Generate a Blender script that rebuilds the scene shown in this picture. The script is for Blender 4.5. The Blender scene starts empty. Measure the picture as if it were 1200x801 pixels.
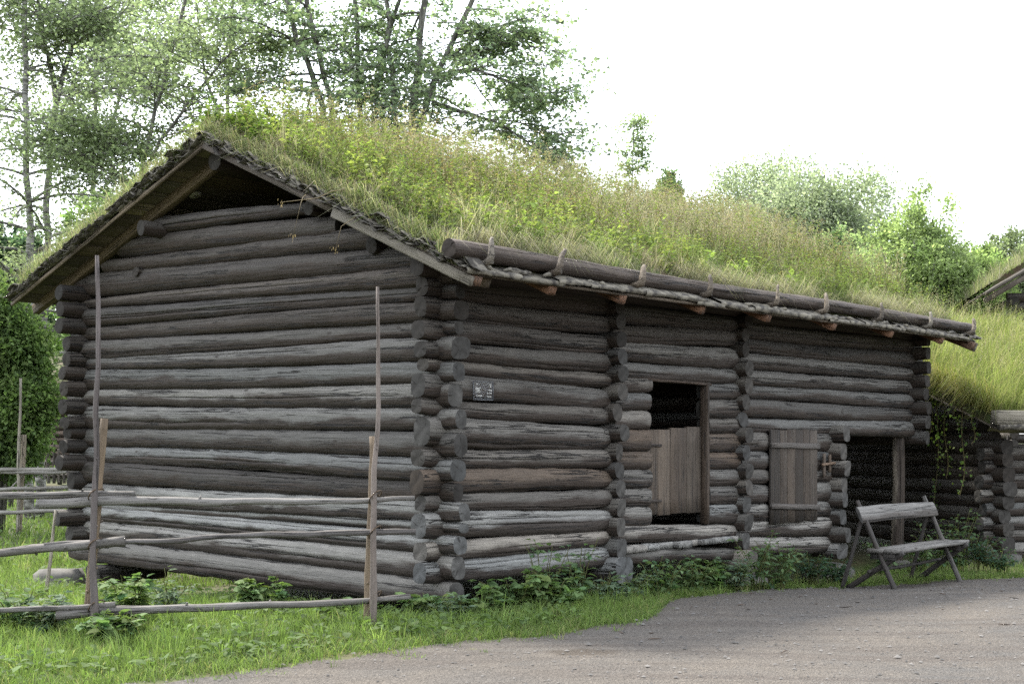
import bpy, math
import numpy as np
from mathutils import Vector, Matrix

# ------------------------------------------------------------------ camera, light, exposure
S = bpy.context.scene
COL = S.collection
F, HY, CAMH = 1575.0, 515.0, 1.6          # focal length in px of a 1200 px frame, horizon row, eye height
cam = bpy.data.cameras.new('camera'); camo = bpy.data.objects.new('camera', cam); COL.objects.link(camo)
cam.sensor_width = 36.0; cam.lens = 36.0 * F / 1200.0
cam.shift_y = (HY - 400.5) / 1200.0
cam.clip_start = 0.1; cam.clip_end = 2000
camo.location = (0, 0, CAMH); camo.rotation_euler = (math.radians(90), 0, 0)
S.camera = camo
SUN_AZ = math.radians(-36)           # towards the sun: behind the barn, a little left (x, y)
SUN_EL = math.radians(50)
W = bpy.data.worlds.new('World'); S.world = W; W.use_nodes = True
nt = W.node_tree; nt.nodes.clear()
wo = nt.nodes.new('ShaderNodeOutputWorld'); bg = nt.nodes.new('ShaderNodeBackground'); bg2 = nt.nodes.new('ShaderNodeBackground')
sk = nt.nodes.new('ShaderNodeTexSky'); sk.sky_type = 'NISHITA'; sk.sun_disc = False
sk.sun_elevation = SUN_EL; sk.sun_rotation = SUN_AZ; sk.air_density = 1.0; sk.dust_density = 2.0
bg.inputs[1].default_value = 0.06
nt.links.new(sk.outputs[0], bg.inputs[0])
wtc = nt.nodes.new('ShaderNodeTexCoord'); wn = nt.nodes.new('ShaderNodeTexNoise'); wr = nt.nodes.new('ShaderNodeValToRGB')
wn.inputs['Scale'].default_value = 1.6; wn.inputs['Detail'].default_value = 4
wr.color_ramp.elements[0].color = (0.80, 0.85, 0.92, 1); wr.color_ramp.elements[1].color = (1.0, 1.0, 1.0, 1)
nt.links.new(wtc.outputs['Generated'], wn.inputs['Vector']); nt.links.new(wn.outputs[0], wr.inputs[0]); nt.links.new(wr.outputs[0], bg2.inputs[0])
bg2.inputs[1].default_value = 1.0
W.cycles.sampling_method = 'NONE'          # thin bright cloud cover over the blue
wa = nt.nodes.new('ShaderNodeAddShader')
nt.links.new(bg.outputs[0], wa.inputs[0]); nt.links.new(bg2.outputs[0], wa.inputs[1]); nt.links.new(wa.outputs[0], wo.inputs[0])
sl = bpy.data.lights.new('sun', 'SUN'); so = bpy.data.objects.new('sun', sl); COL.objects.link(so)
sl.energy = 3.8; sl.angle = math.radians(9); sl.color = (1.0, 0.94, 0.84)
sd = Vector((math.sin(SUN_AZ) * math.cos(SUN_EL), math.cos(SUN_AZ) * math.cos(SUN_EL), math.sin(SUN_EL)))
so.rotation_euler = sd.to_track_quat('Z', 'Y').to_euler()
S.view_settings.view_transform = 'Standard'; S.view_settings.look = 'None'
S.view_settings.exposure = 1.45; S.view_settings.gamma = 1.0
S.render.engine = 'CYCLES'
try:
    S.cycles.use_denoising = False; S.cycles.use_adaptive_sampling = False; S.cycles.sample_clamp_indirect = 3.0; S.cycles.blur_glossy = 1.0; S.cycles.caustics_reflective = False; S.cycles.caustics_refractive = False
    S.cycles.max_bounces = 6; S.cycles.transparent_max_bounces = 6
    S.cycles.diffuse_bounces = 3; S.cycles.glossy_bounces = 2; S.cycles.transmission_bounces = 4
except Exception:
    pass

# ------------------------------------------------------------------ helpers
R = np.random.default_rng(7)
def wpt(px, py, Y):
    return np.array([(px - 600) / F * Y, Y, CAMH - (py - HY) / F * Y])
def H(x, y):
    x = np.asarray(x, float); y = np.asarray(y, float)
    t = np.clip((y - 11.5) / 8.0, 0, 1); t = t * t * (3 - 2 * t)
    dx, dy = x + .70, y - 13.0; u = dx * .664 + dy * .747; v = -dx * .747 + dy * .664      # the ground is hollow below the barn floor
    e = np.clip((np.minimum.reduce([u + .50, 10.4 - u, v + .10, 7.0 - v])) / .55 + .35, 0, 1); e = e * e * (3 - 2 * e)
    return -0.32 * t - .24 * e * (1 - .5 * t) + 0.025 * np.sin(x * 1.3 + y * .7) * np.sin(y * .9 - x * .4)

class MB:
    def __init__(s): s.v = []; s.q = []; s.t = []; s.c = []; s.n = 0; s.mq = []; s.mt = []
    def add(s, v, q=None, t=None, c=None, m=0):
        v = np.asarray(v, float).reshape(-1, 3)
        if q is not None and len(q): q = np.asarray(q, np.int64).reshape(-1, 4); s.q.append(q + s.n); s.mq.append(np.full(len(q), m))
        if t is not None and len(t): t = np.asarray(t, np.int64).reshape(-1, 3); s.t.append(t + s.n); s.mt.append(np.full(len(t), m))
        if c is None: c = np.ones((len(v), 3))
        c = np.broadcast_to(np.asarray(c, float), (len(v), 3))
        s.c.append(c); s.v.append(v); s.n += len(v)
    def mesh(s, name, mats, smooth=False):
        me = bpy.data.meshes.new(name)
        if not isinstance(mats, (list, tuple)): mats = [mats]
        for m in mats: me.materials.append(m)
        if s.n == 0: return me
        v = np.concatenate(s.v); q = np.concatenate(s.q) if s.q else np.zeros((0, 4), np.int64); t = np.concatenate(s.t) if s.t else np.zeros((0, 3), np.int64)
        nl = q.size + t.size; nf = len(q) + len(t)
        me.vertices.add(len(v)); me.vertices.foreach_set('co', v.astype(np.float32).ravel())
        me.loops.add(nl); me.loops.foreach_set('vertex_index', np.concatenate([q.ravel(), t.ravel()]).astype(np.int32))
        me.polygons.add(nf)
        st = np.concatenate([np.arange(len(q)) * 4, q.size + np.arange(len(t)) * 3]).astype(np.int32)
        me.polygons.foreach_set('loop_start', st)
        mi = np.concatenate(s.mq + s.mt) if nf else np.zeros(0)
        me.polygons.foreach_set('material_index', mi.astype(np.int32))
        if smooth: me.polygons.foreach_set('use_smooth', np.ones(nf, bool))
        a = me.color_attributes.new('Col', 'FLOAT_COLOR', 'POINT')
        c = np.concatenate([np.concatenate(s.c), np.ones((len(v), 1))], 1)
        a.data.foreach_set('color', c.astype(np.float32).ravel())
        me.update(calc_edges=True); me.validate()
        return me
    def build(s, name, mats, parent=None, loc=(0, 0, 0), smooth=False, color=None):
        o = bpy.data.objects.new(name, s.mesh(name, mats, smooth)); COL.objects.link(o)
        o.location = loc
        if parent: o.parent = parent
        if color: o.color = (*color, 1)
        return o

def tag(o, label=None, cat=None, group=None, kind=None):
    if label: o['label'] = label
    if cat: o['category'] = cat
    if group: o['group'] = group
    if kind: o['kind'] = kind
    return o
def empty(name, loc, rz=0):
    o = bpy.data.objects.new(name, None); COL.objects.link(o); o.location = loc; o.rotation_euler = (0, 0, rz)
    o.empty_display_size = .2
    return o
def copy_tree(o, parent=None):
    c = o.copy(); COL.objects.link(c)
    if parent: c.parent = parent
    for ch in list(o.children): copy_tree(ch, c)
    return c

def box(mb, lo, hi, jit=0.0, c=None, M=None, m=0):
    lo = np.array(lo, float); hi = np.array(hi, float)
    v = np.array([[(lo, hi)[i & 1][0], (lo, hi)[(i >> 1) & 1][1], (lo, hi)[(i >> 2) & 1][2]] for i in range(8)])
    if jit: v = v + R.normal(0, jit, v.shape)
    if M is not None: v = v @ M[:3, :3].T + M[:3, 3]
    mb.add(v, [[0, 2, 3, 1], [4, 5, 7, 6], [0, 1, 5, 4], [2, 6, 7, 3], [0, 4, 6, 2], [1, 3, 7, 5]], c=c, m=m)
def bevel_box(mb, lo, hi, b, jit=0.0, M=None, segs=6):
    """a plank: bevelled section swept along x, edges slightly worn"""
    lo = np.array(lo, float); hi = np.array(hi, float)
    y0, y1, z0, z1 = lo[1], hi[1], lo[2], hi[2]
    sec = np.array([[y0 + b, z0], [y1 - b, z0], [y1, z0 + b], [y1, z1 - b], [y1 - b, z1], [y0 + b, z1], [y0, z1 - b], [y0, z0 + b]])
    xs = np.linspace(lo[0], hi[0], segs + 1); v = []
    for x in xs:
        s = sec + R.normal(0, jit, sec.shape) if jit else sec
        v.append(np.column_stack([np.full(8, x), s]))
    v = np.concatenate(v); q = []
    for i in range(segs):
        for k in range(8):
            a = i * 8 + k; bb = i * 8 + (k + 1) % 8
            q.append([a, bb, bb + 8, a + 8])
    n = segs * 8
    q += [[0, 7, 6, 5], [0, 5, 4, 1], [1, 4, 3, 2], [n, n + 5, n + 6, n + 7], [n, n + 1, n + 4, n + 5], [n + 1, n + 2, n + 3, n + 4]]
    if M is not None: v = v @ M[:3, :3].T + M[:3, 3]
    mb.add(v, q)
def frame_x(p0, p1, roll=0):
    """4x4 with x along p0->p1, z as upright as can be"""
    p0 = np.array(p0, float); x = np.array(p1, float) - p0; L = np.linalg.norm(x); x /= L
    up = np.array([0, 0, 1.0]) if abs(x[2]) < .95 else np.array([0, 1.0, 0])
    y = np.cross(up, x); y /= np.linalg.norm(y); z = np.cross(x, y)
    if roll: y, z = y * math.cos(roll) + z * math.sin(roll), z * math.cos(roll) - y * math.sin(roll)
    M = np.eye(4); M[:3, 0] = x; M[:3, 1] = y; M[:3, 2] = z; M[:3, 3] = p0
    return M, L
def fbm1(x, rng, n=4, f0=.5):
    o = 0
    for i in range(n): o = o + np.sin(x * f0 * 2 ** i * 2 * math.pi * rng.uniform(.8, 1.2) + rng.uniform(0, 6.28)) / 1.6 ** i
    return o / 2
def tube(mb, pts, rad, sides=6, c=None, rough=0.0, caps=True, m=0):
    pts = np.asarray(pts, float); n = len(pts); rad = np.broadcast_to(np.asarray(rad, float), (n,))
    t = np.gradient(pts, axis=0); t /= np.linalg.norm(t, axis=1)[:, None] + 1e-9
    a = np.array([0, 0, 1.0]) if abs(t[0][2]) < .9 else np.array([1.0, 0, 0])
    e1 = np.cross(t, a); e1 /= np.linalg.norm(e1, axis=1)[:, None] + 1e-9; e2 = np.cross(t, e1)
    th = np.arange(sides) * 2 * math.pi / sides
    rr = rad[:, None] * (1 + (R.normal(0, rough, (n, sides)) if rough else 0))
    v = pts[:, None, :] + rr[..., None] * (np.cos(th)[None, :, None] * e1[:, None, :] + np.sin(th)[None, :, None] * e2[:, None, :])
    i = np.arange(n - 1)[:, None] * sides; k = np.arange(sides)[None, :]; k2 = (k + 1) % sides
    q = np.stack([i + k, i + k2, i + sides + k2, i + sides + k], -1).reshape(-1, 4)
    v = v.reshape(-1, 3); tr = None
    if caps:
        v = np.concatenate([v, pts[:1], pts[-1:]]); b = n * sides; kk = np.arange(sides); k3 = (kk + 1) % sides
        tr = np.concatenate([np.stack([np.full(sides, b), k3, kk], 1), np.stack([np.full(sides, b + 1), (n - 1) * sides + kk, (n - 1) * sides + k3], 1)])
    mb.add(v, q, tr, c, m)

# ------------------------------------------------------------------ materials
def newmat(name):
    m = bpy.data.materials.new(name); m.use_nodes = True; n = m.node_tree; n.nodes.clear()
    out = n.nodes.new('ShaderNodeOutputMaterial'); return m, n, out
def N(n, t, **k):
    x = n.nodes.new(t)
    for a, b in k.items():
        if a in ('op', 'operation'): x.operation = b
        elif a == 'blend': x.blend_type = b
        else: x.inputs[a.replace('_', ' ')].default_value = b
    return x
def mix(n, fac, a, b, blend='MIX'):
    x = n.nodes.new('ShaderNodeMix'); x.data_type = 'RGBA'; x.blend_type = blend
    for s, v in ((0, fac), (6, a), (7, b)):
        if isinstance(v, bpy.types.NodeSocket): n.links.new(v, x.inputs[s])
        else: x.inputs[s].default_value = v if s == 0 else (*v, 1)
    return x.outputs[2]
def mth(n, op, a, b=0.0, c=None):
    x = n.nodes.new('ShaderNodeMath'); x.operation = op; x.use_clamp = False
    for i, v in enumerate((a, b, c)):
        if v is None: continue
        if isinstance(v, bpy.types.NodeSocket): n.links.new(v, x.inputs[i])
        else: x.inputs[i].default_value = v
    return x.outputs[0]
def ramp(n, s, stops):
    x = n.nodes.new('ShaderNodeValToRGB'); e = x.color_ramp.elements
    while len(e) < len(stops): e.new(.5)
    for i, (p, c) in enumerate(stops):
        e[i].position = p; e[i].color = (c, c, c, 1) if np.isscalar(c) else (*c, 1)
    n.links.new(s, x.inputs[0]); return x.outputs[0]

def wood_mat(name, base=None, grain=26.0, crack=1.0, brown=(0.025, 0.0165, 0.0115), brown_amt=1.0, gloss=.72, bump=.6):
    """weathered wood; grain runs along the piece's own x axis; the tone comes from the object's colour"""
    m, n, out = newmat(name); L = n.links.new
    tc = N(n, 'ShaderNodeTexCoord'); oi = N(n, 'ShaderNodeObjectInfo')
    off = N(n, 'ShaderNodeVectorMath'); off.operation = 'MULTIPLY_ADD'
    L(oi.outputs['Random'], off.inputs[0]); off.inputs[1].default_value = (37, 13, 19); L(tc.outputs['Object'], off.inputs[2])
    def nz(sx, sy, det=6, dist=0.0, rough=.6):
        mp = N(n, 'ShaderNodeMapping'); mp.inputs['Scale'].default_value = (sx, sy, sy); L(off.outputs[0], mp.inputs[0])
        x = N(n, 'ShaderNodeTexNoise', Scale=1.0, Detail=det, Distortion=dist, Roughness=rough); L(mp.outputs[0], x.inputs['Vector']); return x.outputs[0]
    g1 = nz(1.3, grain, 8, .4); g2 = nz(5.0, grain * 4, 4); pat = nz(.9, 3.2, 5, .6); pat2 = nz(2.6, 7, 6, 1.0); cr = nz(.30, 17, 4, .15, .5); mpk = N(n, 'ShaderNodeMapping'); mpk.inputs['Scale'].default_value = (2.2, 5.5, 5.5); L(off.outputs[0], mpk.inputs[0]); kv = N(n, 'ShaderNodeTexVoronoi', Scale=1.0); L(mpk.outputs[0], kv.inputs['Vector'])
    basec = mix(n, 1.0, oi.outputs['Color'], (.85, .825, .79), 'MULTIPLY')
    at = N(n, 'ShaderNodeAttribute'); at.attribute_name = 'Col'
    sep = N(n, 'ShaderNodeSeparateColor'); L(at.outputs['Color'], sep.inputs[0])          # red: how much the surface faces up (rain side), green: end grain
    g = ramp(n, g1, [(.32, .76), (.5, .98), (.68, 1.18)])
    c = mix(n, 1.0, basec, g, 'MULTIPLY')
    c = mix(n, .55, c, ramp(n, g2, [(.32, .62), (.68, 1.32)]), 'MULTIPLY')
    # brown, less weathered undersides in patches, made near black to carry shade too
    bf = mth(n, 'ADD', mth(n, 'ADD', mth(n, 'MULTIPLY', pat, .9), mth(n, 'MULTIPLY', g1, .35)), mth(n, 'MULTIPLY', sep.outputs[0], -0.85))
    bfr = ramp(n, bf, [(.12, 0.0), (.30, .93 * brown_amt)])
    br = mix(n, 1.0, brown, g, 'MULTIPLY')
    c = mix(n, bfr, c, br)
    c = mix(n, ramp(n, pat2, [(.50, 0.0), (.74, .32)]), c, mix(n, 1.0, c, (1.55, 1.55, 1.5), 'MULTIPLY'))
    # drying cracks
    ck = ramp(n, mth(n, 'ABSOLUTE', mth(n, 'SUBTRACT', cr, .5)), [(.0, 1.0), (.010, .9), (.018, 0.0)])
    ckm = mth(n, 'MULTIPLY', ck, ramp(n, nz(.8, 2.5, 2), [(.43, 0.0), (.50, crack)]))
    c = mix(n, ramp(n, kv.outputs['Distance'], [(.05, .85), (.11, 0.0)]), c, (.022, .016, .012))
    c = mix(n, ckm, c, (.012, .010, .009))
    b = N(n, 'ShaderNodeBsdfPrincipled'); b.inputs['Roughness'].default_value = gloss
    b.inputs['Specular IOR Level'].default_value = .35
    L(c, b.inputs['Base Color'])
    c = mix(n, mth(n, 'MULTIPLY', mth(n, 'POWER', sep.outputs[2], 2.0), .95), c, (.010, .008, .007)); L(c, b.inputs['Base Color'])
    h = mth(n, 'ADD', mth(n, 'MULTIPLY', g1, .8), mth(n, 'MULTIPLY', g2, .35)); h = mth(n, 'ADD', h, mth(n, 'MULTIPLY', pat2, .6)); h = mth(n, 'SUBTRACT', h, mth(n, 'MULTIPLY', ckm, .9))
    bu = N(n, 'ShaderNodeBump', Strength=min(1.0, bump * 1.5), Distance=.022); L(h, bu.inputs['Height']); L(bu.outputs[0], b.inputs['Normal'])
    L(b.outputs[0], out.inputs[0]); return m
def endgrain_mat():
    m, n, out = newmat('end_grain'); L = n.links.new
    tc = N(n, 'ShaderNodeTexCoord'); oi = N(n, 'ShaderNodeObjectInfo')
    mp = N(n, 'ShaderNodeMapping'); mp.inputs['Scale'].default_value = (.001, 1, 1); L(tc.outputs['Object'], mp.inputs[0])
    ns = N(n, 'ShaderNodeTexNoise', Scale=9.0, Detail=4.0); L(tc.outputs['Object'], ns.inputs['Vector'])
    dv = N(n, 'ShaderNodeVectorMath'); dv.operation = 'LENGTH'; L(mp.outputs[0], dv.inputs[0])
    rr = mth(n, 'ADD', dv.outputs['Value'], mth(n, 'MULTIPLY', ns.outputs[0], .03))
    ring = mth(n, 'SINE', mth(n, 'MULTIPLY', rr, 420.0))
    sx = N(n, 'ShaderNodeSeparateXYZ'); L(tc.outputs['Object'], sx.inputs[0])
    ang = mth(n, 'ARCTAN2', sx.outputs[1], sx.outputs[2])
    w = N(n, 'ShaderNodeTexNoise', Scale=1.6, Detail=0.0); w.noise_dimensions = '2D'
    cb = N(n, 'ShaderNodeCombineXYZ'); L(mth(n, 'ADD', ang, mth(n, 'MULTIPLY', oi.outputs['Random'], 50)), cb.inputs[0]); L(mth(n, 'MULTIPLY', dv.outputs['Value'], 1.5), cb.inputs[1]); L(cb.outputs[0], w.inputs['Vector'])
    ck = ramp(n, mth(n, 'ABSOLUTE', mth(n, 'SUBTRACT', w.outputs[0], .5)), [(0, 1.0), (.008, .8), (.018, 0)])
    c = mix(n, 1.0, oi.outputs['Color'], ramp(n, ns.outputs[0], [(.3, .20), (.7, .62)]), 'MULTIPLY')
    c = mix(n, mth(n, 'MULTIPLY', mth(n, 'ADD', ring, 1.0), .24), c, (.03, .025, .02)); c = mix(n, mth(n, 'MULTIPLY', ck, .75), c, (.012, .01, .009))
    b = N(n, 'ShaderNodeBsdfPrincipled'); b.inputs['Roughness'].default_value = .85; b.inputs['Specular IOR Level'].default_value = .25; L(c, b.inputs['Base Color'])
    bu = N(n, 'ShaderNodeBump', Strength=.7, Distance=.01); L(ns.outputs[0], bu.inputs['Height']); L(bu.outputs[0], b.inputs['Normal'])
    L(b.outputs[0], out.inputs[0]); return m
def leaf_mat(name, trans=.45, tint=(1.15, 1.25, .7), gloss=.7):
    m, n, out = newmat(name); L = n.links.new
    at = N(n, 'ShaderNodeAttribute'); at.attribute_name = 'Col'
    b = N(n, 'ShaderNodeBsdfPrincipled'); b.inputs['Roughness'].default_value = gloss; b.inputs['Specular IOR Level'].default_value = .18
    L(at.outputs['Color'], b.inputs['Base Color'])
    tr = N(n, 'ShaderNodeBsdfTranslucent'); L(mix(n, 1.0, at.outputs['Color'], tint, 'MULTIPLY'), tr.inputs[0])
    ms = N(n, 'ShaderNodeMixShader'); ms.inputs[0].default_value = trans; L(b.outputs[0], ms.inputs[1]); L(tr.outputs[0], ms.inputs[2]); L(ms.outputs[0], out.inputs[0])
    return m
def plain(name, col, rough=.8, nscale=8.0, amt=.5, bump=.3, dist=.01, col2=None, sc=(1, 1, 1), metal=0):
    m, n, out = newmat(name); L = n.links.new
    tc = N(n, 'ShaderNodeTexCoord'); mp = N(n, 'ShaderNodeMapping'); mp.inputs['Scale'].default_value = sc; L(tc.outputs['Object'], mp.inputs[0])
    x = N(n, 'ShaderNodeTexNoise', Scale=nscale, Detail=8.0); L(mp.outputs[0], x.inputs['Vector'])
    y = N(n, 'ShaderNodeTexNoise', Scale=nscale * 7, Detail=4.0); L(mp.outputs[0], y.inputs['Vector'])
    c = mix(n, ramp(n, x.outputs[0], [(.35, 0), (.65, 1)]), col, col2 or tuple(k * (1 - amt) for k in col))
    c = mix(n, .6, c, ramp(n, y.outputs[0], [(.3, .7), (.7, 1.3)]), 'MULTIPLY')
    b = N(n, 'ShaderNodeBsdfPrincipled'); b.inputs['Roughness'].default_value = rough; b.inputs['Metallic'].default_value = metal; b.inputs['Specular IOR Level'].default_value = .3; L(c, b.inputs['Base Color'])
    bu = N(n, 'ShaderNodeBump', Strength=bump, Distance=dist); L(mth(n, 'ADD', x.outputs[0], mth(n, 'MULTIPLY', y.outputs[0], .5)), bu.inputs['Height']); L(bu.outputs[0], b.inputs['Normal'])
    L(b.outputs[0], out.inputs[0]); return m
def bark_mat(name, col, dark, sc=(30, 30, 5), thr=.55):
    m, n, out = newmat(name); L = n.links.new
    tc = N(n, 'ShaderNodeTexCoord'); mp = N(n, 'ShaderNodeMapping'); mp.inputs['Scale'].default_value = sc; L(tc.outputs['Object'], mp.inputs[0])
    x = N(n, 'ShaderNodeTexNoise', Scale=1.0, Detail=6.0, Distortion=.4); L(mp.outputs[0], x.inputs['Vector'])
    y = N(n, 'ShaderNodeTexNoise', Scale=2.0, Detail=5.0); L(tc.outputs['Object'], y.inputs['Vector'])
    c = mix(n, ramp(n, x.outputs[0], [(thr - .1, 0), (thr + .06, 1)]), col, dark)
    c = mix(n, .7, c, ramp(n, y.outputs[0], [(.3, .45), (.7, 1.2)]), 'MULTIPLY')
    b = N(n, 'ShaderNodeBsdfPrincipled'); b.inputs['Roughness'].default_value = .85; L(c, b.inputs['Base Color'])
    bu = N(n, 'ShaderNodeBump', Strength=.6, Distance=.02); L(x.outputs[0], bu.inputs['Height']); L(bu.outputs[0], b.inputs['Normal'])
    L(b.outputs[0], out.inputs[0]); return m

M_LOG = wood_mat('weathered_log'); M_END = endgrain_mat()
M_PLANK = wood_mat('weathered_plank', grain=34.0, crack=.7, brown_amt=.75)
M_POLE = wood_mat('fence_pole', grain=40.0, crack=.8, brown_amt=.5, bump=.5)
M_LEAF = leaf_mat('leaf'); M_TREELEAF = leaf_mat('tree_leaf', .6, (1.2, 1.35, .9)); M_BLADE = leaf_mat('grass_blade', .5, (1.15, 1.25, .8), .7)
M_SOIL = plain('turf_soil', (.05, .034, .02), .95, 6, .5, .9, .04, (.045, .06, .016))
M_STONE = plain('field_stone', (.11, .105, .095), .85, 3, .4, .6, .02)
M_BIRCHBARK = bark_mat('birch_bark_roll', (.15, .135, .105), (.035, .03, .024), (9.0, 14, 14), .52)
M_BARKEDGE = bark_mat('bark_flake', (.13, .118, .095), (.035, .03, .024), (14, 14, 14), .5)
M_TRUNK = bark_mat('grey_bark', (.15, .145, .125), (.07, .066, .056), (14, 14, 4), .52)
M_BIRCH = bark_mat('birch_trunk_bark', (.32, .31, .29), (.09, .085, .075), (4, 4, 16), .5)
M_IRON = plain('rusty_iron', (.045, .03, .024), .7, 20, .4, .4, .004)
M_WHITE = plain('white_enamel', (.6, .6, .57), .4, 4, .1, .05, .002)
M_STEM = leaf_mat('stem', .15)

# tones of wood; DARK on upper wall logs also carries eave shade
SILVER = (.225, .223, .215); GREY = (.165, .160, .150); MID = (.108, .103, .096); BROWNW = (.098, .074, .056); DARK = (.060, .053, .047)
def vary(c, a=.12):
    k = max(.5, 1 + R.normal(0, a * 1.7)); w = R.normal(0, .03)
    return tuple(float(max(.01, x * k * (1 + w * s))) for x, s in zip(c, (1, 0, -1)))

# ------------------------------------------------------------------ log builder
def log_mesh(L, ra, rb, depth=1.0, ncr=2, notch=(), seed=0, hew=0.0, sides=16, segs=None, amp=.035):
    """a tapered, bowed, cracked log along +x; ra/rb are half heights, hew squares the section"""
    rng = np.random.default_rng(seed); segs = segs or max(6, int(L / .16))
    x = np.linspace(0, L, segs + 1)
    for nx in notch:                        # a few rings where the log is cut down for the corner joint
        x = np.concatenate([x, [nx - .14, nx - .07, nx + .07, nx + .14]])
    x = np.unique(np.clip(x, 0, L)); n = len(x)
    th0 = np.linspace(0, 2 * math.pi, sides, endpoint=False) + rng.uniform(0, .3); amp = amp * 1.35
    cr = [(rng.uniform(-.9, 1.0), rng.uniform(.018, .042), rng.uniform(.05, .8) * L, rng.uniform(.15, .5) * L) for _ in range(ncr)]
    # cracks on the outer (-y) face and on the inner one
    ths = [th0]; marks = []
    for (a, dp, xc, xl) in cr:
        tc = math.pi + a if rng.random() < .85 else a
        marks.append((tc, dp, xc, xl))
    base = np.sort(th0 % (2 * math.pi))
    cols = [(t, 0, None) for t in base]
    for k, (tc, dp, xc, xl) in enumerate(marks):
        cols = [q for q in cols if q[2] is not None or abs((q[0] - tc + math.pi) % (2 * math.pi) - math.pi) > .13]
        cols += [((tc - .055) % (2 * math.pi), 0, k), (tc % (2 * math.pi), 1, k), ((tc + .055) % (2 * math.pi), 0, k)]
    cols.sort(key=lambda q: q[0]); m = len(cols)
    th = np.array([q[0] for q in cols])
    TH = np.repeat(th[None, :], n, 0)
    for k in range(len(marks)):               # cracks wander with the grain
        wv = .075 * fbm1(x, rng, 3, .35)
        for j, q in enumerate(cols):
            if q[2] == k: TH[:, j] += wv
    X = np.repeat(x[:, None], m, 1)
    r = ra + (rb - ra) * x / L
    e = 2.0 + hew * 3
    cy, cz = np.cos(TH), np.sin(TH)          # y = cos, z = sin
    se = (np.abs(cy) ** e + np.abs(cz) ** e) ** (-1 / e)
    lump = 0
    for i in range(5):
        kx = rng.uniform(.4, 3.2) * 2 * math.pi / 1.5; ka = int(rng.integers(0, 4)); ph = rng.uniform(0, 6.28)
        lump = lump + np.sin(kx * X + ka * TH + ph) / (1 + .5 * i)
    lump = 1 + amp * .5 * lump + rng.normal(0, .012, TH.shape)
    rr = r[:, None] * se * lump
    rr = rr * (1 - .045 * np.clip(np.sin(X * rng.uniform(9, 16) + 2.2 * TH + rng.uniform(0, 6)), 0, 1) ** 3 * (rng.random() < .5))      # axe scallops
    for _ in range(rng.integers(2, 6)):      # knots
        kx, kt = rng.uniform(0, L), rng.uniform(math.pi * .6, math.pi * 1.4)
        rr = rr + .012 * np.exp(-((X - kx) / .07) ** 2 - ((TH - kt) / .3) ** 2)
    for k, (tc, dp, xc, xl) in enumerate(marks):
        w = np.clip(1 - np.abs(x - xc) / xl, 0, 1) ** .5
        for j, q in enumerate(cols):
            if q[1] and q[2] == k: rr[:, j] -= dp * w * (np.minimum(r, .13) / .11)
    for nx in notch:
        w = np.clip(1 - np.abs(x - nx) / .17, 0, 1) ** .6
        rr *= (1 - .10 * w * (.6 + .4 * np.abs(cz).T).T.mean(1))[:, None]
    # rounded, slightly irregular ends
    eend = np.minimum(x, L - x); rr *= (1 - (.10 * np.clip(1 - eend / .35, 0, 1) if len(notch) else 0 * x))[:, None]; rr *= (1 - .05 * np.clip(1 - eend / .02, 0, 1))[:, None]
    bow_y = .012 * np.sin(x / max(L, .1) * math.pi * rng.uniform(.8, 2) + rng.uniform(0, 6)) * min(1, L / 2)
    bow_z = .010 * np.sin(x / max(L, .1) * math.pi * rng.uniform(1, 2.4) + rng.uniform(0, 6)) * min(1, L / 2)
    Y = cy * rr * depth + bow_y[:, None]; Z = cz * rr + bow_z[:, None]
    tilt0, tilt1 = rng.normal(0, .07, 2), rng.normal(0, .07, 2)
    X = X.copy(); X[0] += Y[0] * tilt0[0] + Z[0] * tilt0[1]; X[-1] += Y[-1] * tilt1[0] + Z[-1] * tilt1[1]
    V = np.stack([X, Y, Z], -1).reshape(-1, 3)
    ckv = np.zeros_like(X)
    for k, (tc, dp, xc, xl) in enumerate(marks):
        w = np.clip(1 - np.abs(x - xc) / xl, 0, 1) ** .4
        for j, q in enumerate(cols):
            if q[1] and q[2] == k: ckv[:, j] = w
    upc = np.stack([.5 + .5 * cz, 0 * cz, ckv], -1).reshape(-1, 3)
    i = np.arange(n - 1)[:, None] * m; k = np.arange(m)[None]; k2 = (k + 1) % m
    Q = np.stack([i + k, i + k2, i + m + k2, i + m + k], -1).reshape(-1, 4)
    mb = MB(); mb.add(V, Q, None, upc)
    for s, row in ((0, X[0]), (1, X[-1])):
        ii = 0 if s == 0 else n - 1
        ring = V.reshape(n, m, 3)[ii]; cen = ring.mean(0); inner = cen + (ring - cen) * .55; inner[:, 0] += (-.006 if s == 0 else .006) + rng.normal(0, .004, m)
        vv = np.concatenate([ring, inner, cen[None]]); kk = np.arange(m); k3 = (kk + 1) % m
        q = np.stack([kk, kk + m, k3 + m, k3], 1); t = np.stack([kk + m, np.full(m, 2 * m), k3 + m], 1)
        if s == 1: q = q[:, ::-1]; t = t[:, ::-1]
        mb.add(vv, q, t, (.5, 1, 0), 1)
    return mb
SEED = [100]
def log(parent, p0, p1, ra, rb, color, name='wall_log', depth=1.0, ncr=2, notch=(), hew=0.0, mat=None, sides=16, segs=None, amp=.035, roll=0):
    SEED[0] += 1
    M, L = frame_x(p0, p1, roll)
    mb = log_mesh(L, ra, rb, depth, ncr, notch, SEED[0], hew, sides, segs, amp)
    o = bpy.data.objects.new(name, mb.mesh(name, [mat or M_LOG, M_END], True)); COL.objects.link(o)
    o.data.polygons.foreach_get
    o.matrix_local = Matrix(M.tolist()); o.parent = parent; o.matrix_parent_inverse = Matrix.Identity(4)
    o.color = (*color, 1)
    return o
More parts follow.
